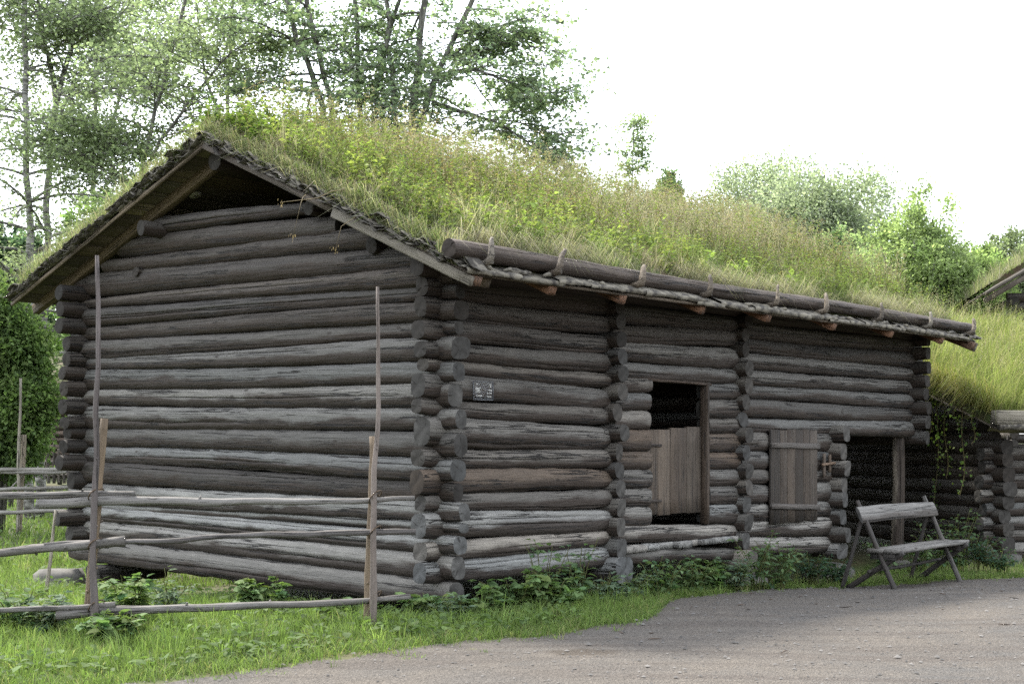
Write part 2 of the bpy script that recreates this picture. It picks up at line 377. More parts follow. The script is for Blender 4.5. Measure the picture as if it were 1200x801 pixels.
def plank(parent, p0, p1, w, t, color, name='plank', roll=0, mat=None, bev=.006, jit=.0015, segs=5):
    """a board along p0->p1, w across (local y), t thick (local z)"""
    M, L = frame_x(p0, p1, roll); mb = MB(); bevel_box(mb, (0, -w / 2, -t / 2), (L, w / 2, t / 2), min(bev, t * .4), jit, None, segs)
    mb.c = [np.broadcast_to([.6, 0, 0], c.shape) for c in mb.c]
    o = bpy.data.objects.new(name, mb.mesh(name, mat or M_PLANK)); COL.objects.link(o)
    o.matrix_local = Matrix(M.tolist()); o.parent = parent; o.color = (*color, 1)
    return o

# ------------------------------------------------------------------ ground and path
def edge_y(x):
    xs = [-30, -8, -4.6, -2.63, -.8, .5, 1.22, 1.75, 3.0, 4.3, 7.2, 11, 40]
    ys = [-4, 5.2, 7.6, 8.8, 10.45, 11.35, 12.1, 14.5, 16.2, 17.25, 18.7, 20.5, 30]
    return np.interp(x, xs, ys)
gx = np.unique(np.concatenate([-np.geomspace(14, 600, 22), np.linspace(-14, 16, 121), np.geomspace(16, 600, 22)]))
gy = np.unique(np.concatenate([-np.geomspace(4, 300, 12), np.linspace(-4, 34, 153), np.geomspace(34, 900, 22)]))
GX, GY = np.meshgrid(gx, gy); GZ = H(GX, GY)
nx, ny = len(gx), len(gy)
ii = (np.arange(ny - 1)[:, None] * nx + np.arange(nx - 1)[None]).reshape(-1)
mb = MB(); mb.add(np.stack([GX, GY, GZ], -1).reshape(-1, 3), np.stack([ii, ii + 1, ii + nx + 1, ii + nx], 1))
M_GROUND = plain('lawn_soil', (.04, .06, .015), .95, 1.2, .3, .7, .03, (.07, .065, .03))
tag(mb.build('ground', M_GROUND, smooth=True), kind='structure')

def path_mat():
    m, n, out = newmat('gravel_path'); L = n.links.new
    tc = N(n, 'ShaderNodeTexCoord')
    def nz(s, d=6, dist=0.0, vec=None):
        x = N(n, 'ShaderNodeTexNoise', Scale=s, Detail=d, Distortion=dist); L(vec or tc.outputs['Object'], x.inputs['Vector']); return x.outputs[0]
    big = nz(.35, 5, .8); med = nz(2.2, 6); fine = nz(55, 4); vf = nz(160, 2)
    mp = N(n, 'ShaderNodeMapping'); mp.inputs['Rotation'].default_value = (0, 0, -.75); mp.inputs['Scale'].default_value = (.35, 4.0, 1); L(tc.outputs['Object'], mp.inputs[0])
    trk = nz(1.0, 4, .3, mp.outputs[0])
    c = mix(n, ramp(n, big, [(.35, 0), (.65, 1)]), (.104, .092, .079), (.082, .077, .071))
    c = mix(n, ramp(n, med, [(.4, 0), (.7, .55)]), c, (.120, .103, .084))
    c = mix(n, ramp(n, trk, [(.46, 0), (.62, .75)]), c, (.076, .065, .056))
    v = N(n, 'ShaderNodeTexVoronoi', Scale=75.0); L(tc.outputs['Object'], v.inputs['Vector'])
    c = mix(n, .75, c, ramp(n, v.outputs['Color'], [(.1, .62), (.9, 1.35)]), 'MULTIPLY')
    c = mix(n, .6, c, ramp(n, fine, [(.35, .6), (.65, 1.35)]), 'MULTIPLY')
    # a damp patch on the verge
    s = N(n, 'ShaderNodeVectorMath'); s.operation = 'SUBTRACT'; L(tc.outputs['Object'], s.inputs[0]); s.inputs[1].default_value = (.50, 9.95, 0)
    s2 = N(n, 'ShaderNodeVectorMath'); s2.operation = 'MULTIPLY'; L(s.outputs[0], s2.inputs[0]); s2.inputs[1].default_value = (1.6, 2.2, 0)
    ln = N(n, 'ShaderNodeVectorMath'); ln.operation = 'LENGTH'; L(s2.outputs[0], ln.inputs[0])
    dm = ramp(n, mth(n, 'ADD', ln.outputs['Value'], mth(n, 'MULTIPLY', med, .9)), [(.75, 1), (1.25, 0)])
    c = mix(n, mth(n, 'MULTIPLY', dm, .85), c, (.042, .031, .021))
    b = N(n, 'ShaderNodeBsdfPrincipled'); b.inputs['Specular IOR Level'].default_value = .25; L(c, b.inputs['Base Color'])
    L(mth(n, 'SUBTRACT', .92, mth(n, 'MULTIPLY', dm, .35)), b.inputs['Roughness'])
    bu = N(n, 'ShaderNodeBump', Strength=.8, Distance=.02); L(mth(n, 'ADD', mth(n, 'ADD', mth(n, 'MULTIPLY', v.outputs['Distance'], 1.2), fine), mth(n, 'MULTIPLY', med, 1.5)), bu.inputs['Height']); L(bu.outputs[0], b.inputs['Normal'])
    L(b.outputs[0], out.inputs[0]); return m
pxs = np.arange(-12, 24, .12); rows = 60
ey = edge_y(pxs) + .22 * fbm1(pxs, np.random.default_rng(3), 6, .35) + R.normal(0, .07, len(pxs))
tt = np.linspace(0, 1, rows) ** .7
PX = np.repeat(pxs[:, None], rows, 1); PY = -6 + (ey[:, None] + 6) * tt[None]; PZ = H(PX, PY) + .010
PZ[:, -1] -= .02
ii = (np.arange(len(pxs) - 1)[:, None] * rows + np.arange(rows - 1)[None]).reshape(-1)
mb = MB(); mb.add(np.stack([PX, PY, PZ], -1).reshape(-1, 3), np.stack([ii, ii + rows, ii + rows + 1, ii + 1], 1))
tag(mb.build('gravel_path', path_mat(), smooth=True), kind='structure')

# loose pebbles and scraps of bark lying on the path
def on_path(x, y, d=0.0): return y < edge_y(x) - d
mb = MB(); n = 7000
x = R.uniform(-3.5, 9, n); y = R.uniform(8.3, 18.5, n); k = on_path(x, y, .05); x, y = x[k], y[k]
s = R.gamma(2.0, .0035, len(x)) + .003
P = np.stack([x, y, H(x, y) + .010 + s * .3], -1)
oct_ = np.array([[1, 0, 0], [0, 1, 0], [-1, 0, 0], [0, -1, 0], [0, 0, .6], [0, 0, -.6]])
V = P[:, None] + (oct_[None] * s[:, None, None]) * R.uniform(.6, 1.3, (len(x), 6, 1))
T = np.array([[0, 1, 4], [1, 2, 4], [2, 3, 4], [3, 0, 4]])
cc = np.array([.085, .08, .075]) * R.uniform(.4, 1.35, (len(x), 1, 1)) * np.ones((1, 6, 3))
mb.add(V.reshape(-1, 3), None, (T[None] + (np.arange(len(x)) * 6)[:, None, None]).reshape(-1, 3), cc.reshape(-1, 3))
def attr_mat(name, rough=.9):
    m, n, out = newmat(name); at = N(n, 'ShaderNodeAttribute'); at.attribute_name = 'Col'
    b = N(n, 'ShaderNodeBsdfPrincipled'); b.inputs['Roughness'].default_value = rough; n.links.new(at.outputs['Color'], b.inputs['Base Color']); n.links.new(b.outputs[0], out.inputs[0]); return m
M_ATTR = attr_mat('mixed_pebble')
tag(mb.build('pebbles', M_ATTR), 'small loose pebbles scattered over the gravel path', kind='stuff')
mb = MB()
for i in range(110):
    x = R.uniform(.5, 8.5); y = R.uniform(10, 18)
    if not on_path(x, y, .1) or (y < edge_y(x) - 3.2 and R.random() < .75): continue
    L_ = R.gamma(2, .014) + .012; a = R.uniform(0, 3.14); c = np.array([math.cos(a), math.sin(a), 0]) * L_
    p = np.array([x, y, H(x, y) + .02])
    tube(mb, [p - c, p + R.normal(0, .006, 3), p + c], [.003, .006, .002], 4, np.array([.035, .025, .018]) * R.uniform(.4, 2.2))
tag(mb.build('bark_litter', M_ATTR), 'small dark twigs and bark chips lying on the path', kind='stuff')

# ------------------------------------------------------------------ the log barn; local axes: x along the long front, y along the gable wall
UD = np.array([.664, .747]); VD = np.array([-.747, .664]); C0 = np.array([-.70, 13.0])
barn = empty('log_barn', (C0[0], C0[1], 0), math.atan2(.747, .664))
tag(barn, 'old log barn with a grass-grown turf roof and a half door, beside the path', 'barn')
def b2w(u, v, z): p = C0 + UD * u + VD * v; return np.array([p[0], p[1], z])
def fuv(px, v):                               # px -> u on a plane parallel to the front wall
    r_ = (px - 600) / F; x0, y0 = C0 + VD * v; return (y0 * r_ - x0) / (UD[0] - UD[1] * r_)
def fu(px): return fuv(px, -.09)
def gv(px):                                   # px -> v on the gable wall (u = 0)
    r = (px - 600) / F; return (C0[0] - C0[1] * r) / (VD[1] * r - VD[0])
def zf(u, v, py): Y = C0[1] + UD[1] * u + VD[1] * v; return CAMH - (py - HY) / F * Y
def span(u0, u1, ua, za, ub, zb):             # extend a straight line measured at ua, ub to u0, u1
    k = (zb - za) / (ub - ua); return za + k * (u0 - ua), za + k * (u1 - ua)

GW = 6.32                                     # gable wall length
U1, U2, U3, U4 = fuv(724, -.15), fuv(873, -.15), fuv(984, -.2), fuv(1080, -.2)   # cross walls, read off where their ends stick out
# gable logs: (top, bottom) rows at px 120 and at px 425
GL = [((350, 361.5), (318, 341)), ((361, 381.5), (341, 359.5)), ((381.5, 398), (359.5, 382.5)), ((398, 420), (382, 400.5)),
      ((420, 434), (400.5, 426.5)), ((433.5, 457), (426.5, 451)), ((457, 475), (451, 478)), ((475, 502), (478, 504)),
      ((502, 523.5), (504, 532)), ((522, 541.5), (532, 558.5)), ((541, 566), (558, 582)), ((566, 590), (582, 606.5)),
      ((588, 596), (606, 617.5)), ((594, 611), (617, 639)), ((610, 633), (638.5, 667)), ((633, 660), (667, 697))]
tone_g = [DARK, DARK, DARK, MID, MID, GREY, GREY, GREY, MID, MID, DARK, GREY, GREY, SILVER, SILVER, GREY]  # upper rows darker: eave shade put into the tone, besides less weathering
va, vb = gv(120), gv(425)
def gable_log(tl, tr, pl, pr, v0, v1, tone, notch=True, hew=.0, ncr=2):
    a, b = gv(pl), gv(pr)
    zl = [zf(0, a, y) for y in tl]; zr = [zf(0, b, y) for y in tr]
    c0, c1 = span(v0, v1, a, sum(zl) / 2, b, sum(zr) / 2); h0, h1 = span(v0, v1, a, zl[0] - zl[1], b, zr[0] - zr[1])
    h0, h1 = max(h0, .06), max(h1, .06)
    r0, r1 = h0 / 2 * (1.03 if notch else 1.12), h1 / 2 * (1.03 if notch else 1.12); dep = .105 / ((r0 + r1) / 2); dep = min(max(dep, .85), 1.5)
    log(barn, (0, v1, c1), (0, v0, c0), r1, r0, vary(tone, .1), depth=dep, ncr=ncr, notch=[v1, v1 - GW] if notch else (), hew=hew)
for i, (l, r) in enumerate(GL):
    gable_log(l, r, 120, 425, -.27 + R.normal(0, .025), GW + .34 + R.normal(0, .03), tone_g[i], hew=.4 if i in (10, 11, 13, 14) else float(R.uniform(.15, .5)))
gable_log((312, 340), (290, 318.5), 200, 480, -.25, GW + .2, DARK)
gable_log((296, 313), (268, 292.5), 200, 430, gv(452), gv(126), DARK, False)
gable_log((273, 295), (255, 279), 200, 385, gv(400), gv(142), DARK, False)
gable_log((254, 273), (238, 251), 200, 360, gv(376), gv(160), DARK, False)

def front_log(tl, tr, pl, pr, u0, u1, tone, notch=(), hew=.3, ncr=2, name='wall_log', v=0, over=1.03, amp=.035):
    a, b = fu(pl), fu(pr)
    zl = [zf(a, 0, y) for y in tl]; zr = [zf(b, 0, y) for y in tr]
    c0, c1 = span(u0, u1, a, sum(zl) / 2, b, sum(zr) / 2); h0, h1 = span(u0, u1, a, zl[0] - zl[1], b, zr[0] - zr[1])
    h0, h1 = max(h0, .08), max(h1, .08)
    r0, r1 = h0 / 2 * over, h1 / 2 * over; dep = min(max(.105 / ((r0 + r1) / 2), .85), 1.5)
    return log(barn, (u0, v, c0), (u1, v, c1), r0, r1, vary(tone, .1), depth=dep, ncr=ncr, notch=[n - u0 for n in notch], hew=hew, name=name, amp=amp)
# front wall, first bay (px 580 / 710)
B1 = [((306, 331), (322, 346)), ((331, 356), (346, 370.5)), ((356, 381), (370.5, 392.5)), ((381, 405), (392.5, 414.5)), ((405, 426.5), (414.5, 437.5)),
      ((426.5, 443.5), (437, 454.5)), ((443.5, 471.5), (454.5, 478.5)), ((471, 491), (478.5, 499)), ((491, 525.5), (499, 527)), ((525.5, 548), (527, 549.5)),
      ((548, 577), (549.5, 572)), ((577, 598.5), (572, 595)), ((598.5, 628.5), (595, 621)), ((628.5, 651), (621, 640.5)), ((651, 677), (640.5, 665))]
tone_f = [DARK, DARK, DARK, DARK, MID, MID, MID, MID, MID, MID, BROWNW, MID, SILVER, SILVER, SILVER]  # top rows hold the shade under the eave in their tone
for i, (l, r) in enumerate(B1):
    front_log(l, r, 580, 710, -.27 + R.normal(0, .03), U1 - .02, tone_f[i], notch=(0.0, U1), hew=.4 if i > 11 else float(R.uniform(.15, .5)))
# second bay with the doorway (px 740 / 850)
DL, DR = fu(763), fu(831)
for l, r, t in [((332, 357), (350, 369)), ((357, 380.5), (369, 387.5)), ((380, 402.5), (387, 406.5)), ((402, 424), (406.5, 431.5)), ((424, 444.5), (431, 449.5))] and [
        ((332, 357), (350, 369), DARK), ((357, 380.5), (369, 387.5), DARK), ((380, 402.5), (387, 406.5), DARK), ((402, 424), (406.5, 431.5), MID), ((424, 444.5), (431, 449.5), MID)]:
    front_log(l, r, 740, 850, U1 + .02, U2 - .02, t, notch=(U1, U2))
JL = [(442, 460), (460, 481), (481, 503), (503, 528.5), (528.5, 550), (550, 571.5), (571.5, 593), (593, 616.5)]
JR = [(449.5, 468), (468, 490), (490, 507.5), (507.5, 529.5), (529.5, 549.5), (549.5, 569), (569, 590.5), (590.5, 613)]
tj = [MID, MID, MID, BROWNW, BROWNW, MID, MID, GREY]
for a, t in zip(JL, tj): front_log(a, a, 740, 741, U1 + .02, DL + R.normal(0, .008), t, ncr=1, hew=.5, amp=.012, over=1.03)
for a, t in zip(JR, tj): front_log(a, a, 850, 851, DR + R.normal(0, .008), U2 - .02, t, ncr=1, hew=.5, amp=.012, over=1.03)
front_log((616, 636), (613, 630), 740, 850, U1 + .02, U2 - .02, SILVER, notch=(U1, U2), hew=.4)
front_log((643, 660), (641, 656), 740, 850, U1 + .02, U2 - .02, GREY, notch=(U1, U2))
zt = zf(fu(790), 0, 632.5); zb2 = zf(fu(790), 0, 642)
uu = U1 + .12
while uu < U2 - .2:
    w = R.uniform(.17, .34); w = min(w, U2 - .12 - uu)
    plank(barn, (uu + w / 2, 1.0, (zt + zb2) / 2 + R.normal(0, .004)), (uu + w / 2, -.14 + R.normal(0, .02), (zt + zb2) / 2), w - .012, .068, vary(SILVER, .12), 'floor_board', mat=M_PLANK, bev=.012, jit=.004)
    uu += w
# third bay (px 890 / 1065): upper logs run on over the porch
B3 = [((357, 379), (383, 398.5)), ((379, 398), (398, 413.5)), ((398, 414), (413.5, 431)), ((414, 433.5), (431.5, 446.5)), ((433.5, 451.5), (446.5, 461.5)),
      ((451.5, 468), (461.5, 478)), ((468, 489), (478, 494)), ((489, 506.5), (494, 513))]
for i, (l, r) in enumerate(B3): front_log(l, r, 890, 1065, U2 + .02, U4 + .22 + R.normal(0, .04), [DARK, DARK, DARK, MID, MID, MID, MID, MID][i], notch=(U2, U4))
SL, SR = fu(899), fu(954)
B3L = [(506.5, 528.5), (528.5, 549.5), (549.5, 567), (567, 589.5), (589.5, 610)]
B3R = [(507, 528.5), (528.5, 550.5), (550.5, 564.5), (564.5, 587), (587, 604.5)]
for a, t in zip(B3L, [MID, MID, MID, MID, GREY]): front_log(a, a, 889, 890, U2 + .02, SL + .03, t, ncr=1, hew=.5, amp=.012, over=1.03)
for a, t in zip(B3R, [MID, MID, GREY, GREY, GREY]): front_log(a, a, 964, 965, SR - .03, U3 + .0, t, ncr=1, hew=.5, amp=.012, over=1.03)
front_log((609.5, 629), (604.5, 627), 890, 955, U2 + .02, U3, SILVER, notch=(U2, U3))
front_log((629, 650), (627, 647), 890, 955, U2 + .02, U3, SILVER, notch=(U2, U3))
# cross walls: their hewn ends stick out of the front wall
def cross(uc, px, ys, tone, hew, v1=6.6, endlen=.19, hs=None):
    for i, y in enumerate(ys):
        lo = ys[i - 1] if i else 2 * ys[0] - ys[1]; hi = ys[i + 1] if i + 1 < len(ys) else 2 * y - ys[i - 1]
        h = (hi - lo) / 2; z = zf(uc, -endlen, y); hh = h / F * (C0[1] + UD[1] * uc - .66 * endlen)
        log(barn, (uc + R.normal(0, .012), -endlen + R.normal(0, .025), z), (uc, v1, z + R.normal(0, .01)), hh / 2 * 1.06, hh / 2, vary(tone[i] if isinstance(tone, list) else tone, .1), 'cross_wall_log',
            notch=(endlen,), hew=hew[i] if isinstance(hew, list) else hew, ncr=1, depth=min(1.3, max(.8, .098 / (hh / 2))), segs=14)
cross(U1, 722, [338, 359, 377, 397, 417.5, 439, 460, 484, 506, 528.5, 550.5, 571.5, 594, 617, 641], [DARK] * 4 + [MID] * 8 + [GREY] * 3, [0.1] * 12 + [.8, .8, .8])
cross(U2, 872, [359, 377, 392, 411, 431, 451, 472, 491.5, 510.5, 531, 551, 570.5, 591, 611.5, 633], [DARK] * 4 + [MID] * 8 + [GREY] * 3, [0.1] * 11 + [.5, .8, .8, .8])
cross(U3, 988, [507.5, 528, 548.5, 567.5, 586, 606.5, 626], [GREY] * 7, .9, v1=6.6, endlen=.30)
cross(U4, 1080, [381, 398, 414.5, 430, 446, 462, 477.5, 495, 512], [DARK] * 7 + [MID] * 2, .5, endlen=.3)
# foot blocks under the cross walls, and stones below them
def foot(uc, y0, y1, w, d=.55, color=SILVER):
    z1 = zf(uc, -.3, y0); z0 = zf(uc, -.3, y1)
    log(barn, (uc, -.24, (z0 + z1) / 2), (uc, d, (z0 + z1) / 2), (z1 - z0) / 2, (z1 - z0) / 2 * .8, vary(color), 'foot_block', hew=.7, ncr=1, depth=w / ((z1 - z0) / 2))
foot(U1, 652, 685, .17); foot(U2, 644, 676, .17); foot(U3, 636, 655, .15)
# rear wall (its ends show past the gable)
RY = [343, 362, 382, 402, 421, 438, 456, 477, 494, 508, 523, 542, 563, 585, 607, 626]
for i, y in enumerate(RY):
    lo = RY[i - 1] if i else y - 19; hi = RY[i + 1] if i + 1 < len(RY) else y + 19
    z = zf(-.3, GW, y); hh = (hi - lo) / 2 / F * 17.3
    log(barn, (-.34 + R.normal(0, .06), GW, z), (11.0, GW, z - .1 * 0), hh / 2 * 1.05, hh / 2 * 1.05, vary(DARK if i < 13 else MID, .12), notch=(.34,), ncr=1, depth=min(1.3, .11 / (hh / 2)), segs=24)
# porch: back wall and post
zz = .05
while zz < 2.75:
    h = R.uniform(.19, .25); log(barn, (U3 - .1, 2.5, zz + h / 2), (U4 + .25, 2.5, zz + h / 2 + R.normal(0, .015)), h / 2 * 1.04, h / 2 * 1.04, vary((.03, .027, .025) if zz > .6 else DARK), 'porch_wall_log', ncr=1, segs=16); zz += h  # near-black tone of the upper logs stands in for porch shade
pu = fu(1062)
log(barn, (pu, .05, zf(pu, .05, 656)), (pu, .05, zf(pu, .05, 511)), .098, .092, (.19, .165, .135), 'porch_post', ncr=3)
# door: lower half only, boards with two hinges
door = empty('half_door', (0, 0, 0)); door.parent = barn
dz0, dz1 = zf(DL, 0, 604), zf(DL, 0, 502.5)
da, db = fu(762), DR - .068; pw = (db - da) / 4; ws = [.22, .21, .30, .27]; ua = da
for k, w in enumerate(ws):
    w = w * (db - da); plank(door, (ua + w / 2, .0, dz0 + R.normal(0, .008)), (ua + w / 2, .0, dz1 + R.normal(0, .012)), w - .008, .036, vary((.080, .062, .047), .2), 'door_plank', bev=.004); ua += w
for y in (520.5, 586.5):
    z = zf(da, 0, y); plank(door, (da - .02, -.03, z), (da + .30, -.03, z - .01), .018, .032, (.05, .04, .035), 'hinge', mat=M_PLANK, bev=.004)
plank(barn, (DR - .03, -.045, zf(DR, 0, 613)), (DR - .03, -.045, zf(DR, 0, 448)), .06, .11, (.062, .045, .033), 'door_post', bev=.008, jit=.003)
plank(barn, (DL + .008, .07, zf(DL, 0, 614)), (DL + .008, .07, zf(DL, 0, 444)), .03, .12, (.055, .042, .033), 'door_post', bev=.006, jit=.003)
plank(barn, (DL - .05, -.02, zf(DL, 0, 444.5)), (DR + .05, -.02, zf(DR, 0, 450)), .15, .03, (.06, .042, .03), 'lintel', bev=.008, jit=.003)
# shutter of the third bay
sh = empty('plank_hatch', (0, 0, 0)); sh.parent = barn
ua = SL; sz0, sz1 = zf(SL, 0, 612.5), zf(SL, 0, 503)
for k, w in enumerate([.2, .15, .17, .17, .15, .16]):
    w = w * (SR - SL); plank(sh, (ua + w / 2, -.125, sz0 + R.normal(0, .006)), (ua + w / 2, -.125, sz1 + R.normal(0, .006)), w - .005, .028, vary((.064, .050, .039), .2), 'hatch_plank', bev=.004); ua += w
for y in (521, 592): plank(sh, (SL - .02, -.155, zf(SL, 0, y)), (SR + .02, -.155, zf(SR, 0, y + 1.5)), .035, .07, (.105, .095, .088), 'batten', bev=.006)
# wooden latch beside it
lt = empty('wooden_latch', (0, 0, 0)); lt.parent = barn
lu = fu(961); plank(lt, (lu, -.15, zf(lu, 0, 559)), (lu, -.15, zf(lu, 0, 531)), .06, .03, (.09, .07, .055), 'latch_bar', bev=.008)
lu2 = fu(967.5); plank(lt, (lu2, -.15, zf(lu2, 0, 553)), (lu2, -.15, zf(lu2, 0, 532)), .05, .03, (.10, .075, .055), 'latch_bar', bev=.008)
plank(lt, (lu - .12, -.185, zf(lu, 0, 544)), (lu2 + .08, -.185, zf(lu, 0, 542)), .03, .035, (.16, .11, .075), 'latch_bar', bev=.008)

# roof structure
RV, RZ = 3.2, 4.86; EV, EZ = -.82, 3.08; LV, LZ = 7.42, 3.40; UA, UB = -.47, 10.78
def zr(v):
    v = np.asarray(v, float); return np.where(v < RV, RZ + (v - RV) * (RZ - EZ) / (RV - EV), RZ + (RV - v) * (RZ - LZ) / (LV - RV))
sag = lambda u: .03 * np.sin(np.asarray(u) * .7 + 1)
for v0, v1, nb in ((EV, RV, 15), (RV, LV, 15)):
    es = np.linspace(v0, v1, nb + 1)
    for a, b in zip(es[:-1], es[1:]):
        w = b - a; ang = math.atan2(float(zr(b)) - float(zr(a)), w); vm = (a + b) / 2; zm = float(zr(vm)) + .015
        plank(barn, (UA + R.uniform(0, .06), vm, zm), (UB - R.uniform(0, .06), vm, zm), w / math.cos(ang) - .012, .03, vary((.075, .062, .048) if R.random() < .5 else (.12, .105, .078), .15), 'roof_board', roll=ang, segs=4)
def slope_beam(u, va_, vb_, w, h, color, name, dz=0.0, parent=barn):
    za, zb_ = float(zr(va_)) - h / 2 + dz, float(zr(vb_)) - h / 2 + dz
    return plank(parent, (u, va_, za), (u, vb_, zb_), w, h, color, name, bev=.008, jit=.002, segs=8)
for u, c in ((-.10, (.12, .09, .058)),): # rafters just outside the gable wall
    slope_beam(u, LV + .02, RV + .05, .10, .13, c, 'rafter'); slope_beam(u, EV + .1, RV - .05, .10, .12, (.11, .085, .06), 'rafter')
slope_beam(UA + .03, EV - .02, 1.05, .045, .095, (.17, .155, .13), 'barge_board', -.0); slope_beam(UA + .02, 1.07, RV, .04, .06, (.085, .07, .055), 'barge_board', -.0)
slope_beam(UA + .03, LV + .02, RV + .02, .04, .045, (.15, .12, .085), 'barge_board', .0)
slope_beam(UB - .03, EV - .02, RV, .05, .14, (.17, .15, .12), 'barge_board'); slope_beam(UB - .03, LV, RV + .02, .05, .14, (.17, .15, .12), 'barge_board')
for u, dz in zip([fu(x) for x in (585, 668, 763, 842, 921, 990, 1051)], R.normal(0, .01, 7)):   # rafter tails under the eave, cut ends still reddish
    slope_beam(u, EV + .03, .35, .11, .095, (.19, .10, .058), 'rafter_tail', -.0)
slope_beam(UA + .12, EV - .008, .3, .11, .085, (.15, .085, .052), 'rafter_tail', -.002)
slope_beam(UB - .12, EV - .01, .3, .13, .12, (.15, .085, .055), 'rafter_tail', -.002)
# purlins with their ends showing in the gable
def purlin(px, py, r, v=None):
    # end sticks out in front of the gable wall
    rr_ = (px - 600) / F; u = -.36 if v is None else -v; x0, y0 = C0 + UD * u; v = (x0 - y0 * rr_) / (VD[1] * rr_ - VD[0]); z = zf(u, v, py)
    z = min(z, float(zr(v)) - r - .005); log(barn, (u, v, z), (11.0, v, z), r, r, vary(DARK), 'purlin', ncr=1, segs=16)
purlin(165, 266, .10); purlin(158, 319, .06, .14); purlin(362, 244, .085, .2); purlin(434, 288, .085, .16); purlin(70, 343, .11); purlin(488, 311, .10)
log(barn, (-.3, RV, RZ - .17), (11, RV, RZ - .17), .12, .12, DARK, 'ridge_beam', ncr=1, segs=16)
# boards closing the gable above the logs, set back in the dark
for k in range(24):
    v = .9 + k * .19; top = float(zr(v + (.09 if v < RV else -.09))) - .06
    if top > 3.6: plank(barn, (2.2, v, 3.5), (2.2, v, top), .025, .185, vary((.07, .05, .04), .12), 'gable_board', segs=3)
for k in range(24):
    v = .9 + k * .19; top = float(zr(v + (.09 if v < RV else -.09))) - .06
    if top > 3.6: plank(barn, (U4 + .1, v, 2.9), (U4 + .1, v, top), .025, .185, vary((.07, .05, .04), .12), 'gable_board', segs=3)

# turf: soil body over the boards
us = np.linspace(UA + .02, UB - .02, 120); vs = np.concatenate([np.linspace(EV + .16, RV, 40), np.linspace(RV, LV - .12, 40)[1:]])
UU, VV = np.meshgrid(us, vs, indexing='ij')
edge = np.minimum.reduce([UU - us[0], us[-1] - UU, VV - vs[0], vs[-1] - VV])
th = .17 * np.clip(edge / .16, 0, 1) ** .5 + .04
lumpy = .03 * np.sin(UU * 3.1 + VV * 1.3) + .025 * np.sin(UU * 7.3 - VV * 5.1) + R.normal(0, .012, UU.shape) + .05 * np.exp(-((VV - RV) / .5) ** 2)
top = zr(VV) + .04 + th + lumpy * np.clip(edge / .3, 0, 1)
def turf_z(u, v):
    e = np.minimum.reduce([u - us[0], us[-1] - u, v - vs[0], vs[-1] - v])
    return zr(v) + .04 + .17 * np.clip(e / .16, 0, 1) ** .5
nu, nv = UU.shape; mb = MB()
mb.add(np.stack([UU, VV, top], -1).reshape(-1, 3), (lambda i: np.stack([i, i + nv, i + nv + 1, i + 1], 1))((np.arange(nu - 1)[:, None] * nv + np.arange(nv - 1)[None]).reshape(-1)))
# skirt
per = [(i, 0) for i in range(nu)] + [(nu - 1, j) for j in range(1, nv)] + [(i, nv - 1) for i in range(nu - 2, -1, -1)] + [(0, j) for j in range(nv - 2, 0, -1)]
pv = np.array([[UU[i, j], VV[i, j], top[i, j]] for i, j in per]); pb = pv.copy(); pb[:, 2] = zr(pb[:, 1]) + .032
kk = np.arange(len(per)); k2 = (kk + 1) % len(per); mb.add(np.concatenate([pv, pb]), np.stack([kk, kk + len(per), k2 + len(per), k2], 1))
mb.build('turf', M_SOIL, barn, smooth=True)
# birch bark flakes layered along the verges
def flakes(u0, v0, v1, n, sgn):
    mb = MB()
    for i in range(n):
        v = v0 + (v1 - v0) * (i + R.uniform(-.4, .4)) / n; L_ = R.uniform(.12, .34); w = R.uniform(.07, .22); lay = R.integers(0, 4)
        z = float(zr(v)) + .035 + lay * .022; a = math.atan2(float(zr(v + .05)) - float(zr(v - .05)), .1) + R.normal(0, .10)
        u = u0 + R.uniform(-.05, .03) * sgn
        ys = np.linspace(-L_ / 2, L_ / 2, 4); cu = R.normal(0, .035); V = []
        for y in ys:
            dz = cu * (1 - (2 * y / L_) ** 2) + R.normal(0, .006)
            for xx, dd in ((-.0, R.normal(0, .012)), (w, 0)):
                V.append([u + sgn * xx + R.normal(0, .012), v + y * math.cos(a), z + y * math.sin(a) + dz + dd])
                V.append([u + sgn * xx, v + y * math.cos(a), z + y * math.sin(a) + dz + dd + R.uniform(.006, .014)])
        V = np.array(V); q = []
        for r_ in range(3):
            b0 = r_ * 4; c0_ = b0 + 4
            q += [[b0 + 1, c0_ + 1, c0_ + 3, b0 + 3], [b0, b0 + 2, c0_ + 2, c0_], [b0, c0_, c0_ + 1, b0 + 1], [b0 + 2, b0 + 3, c0_ + 3, c0_ + 2]]
        q += [[0, 1, 3, 2], [12, 14, 15, 13]]
        mb.add(V, q)
    o = mb.build('bark_flakes', M_BARKEDGE, barn); o['kind'] = 'stuff'
flakes(UA - .02, EV, RV, 120, 1); flakes(UA - .02, LV, RV, 110, 1); flakes(UB + .02, EV, RV, 60, -1)
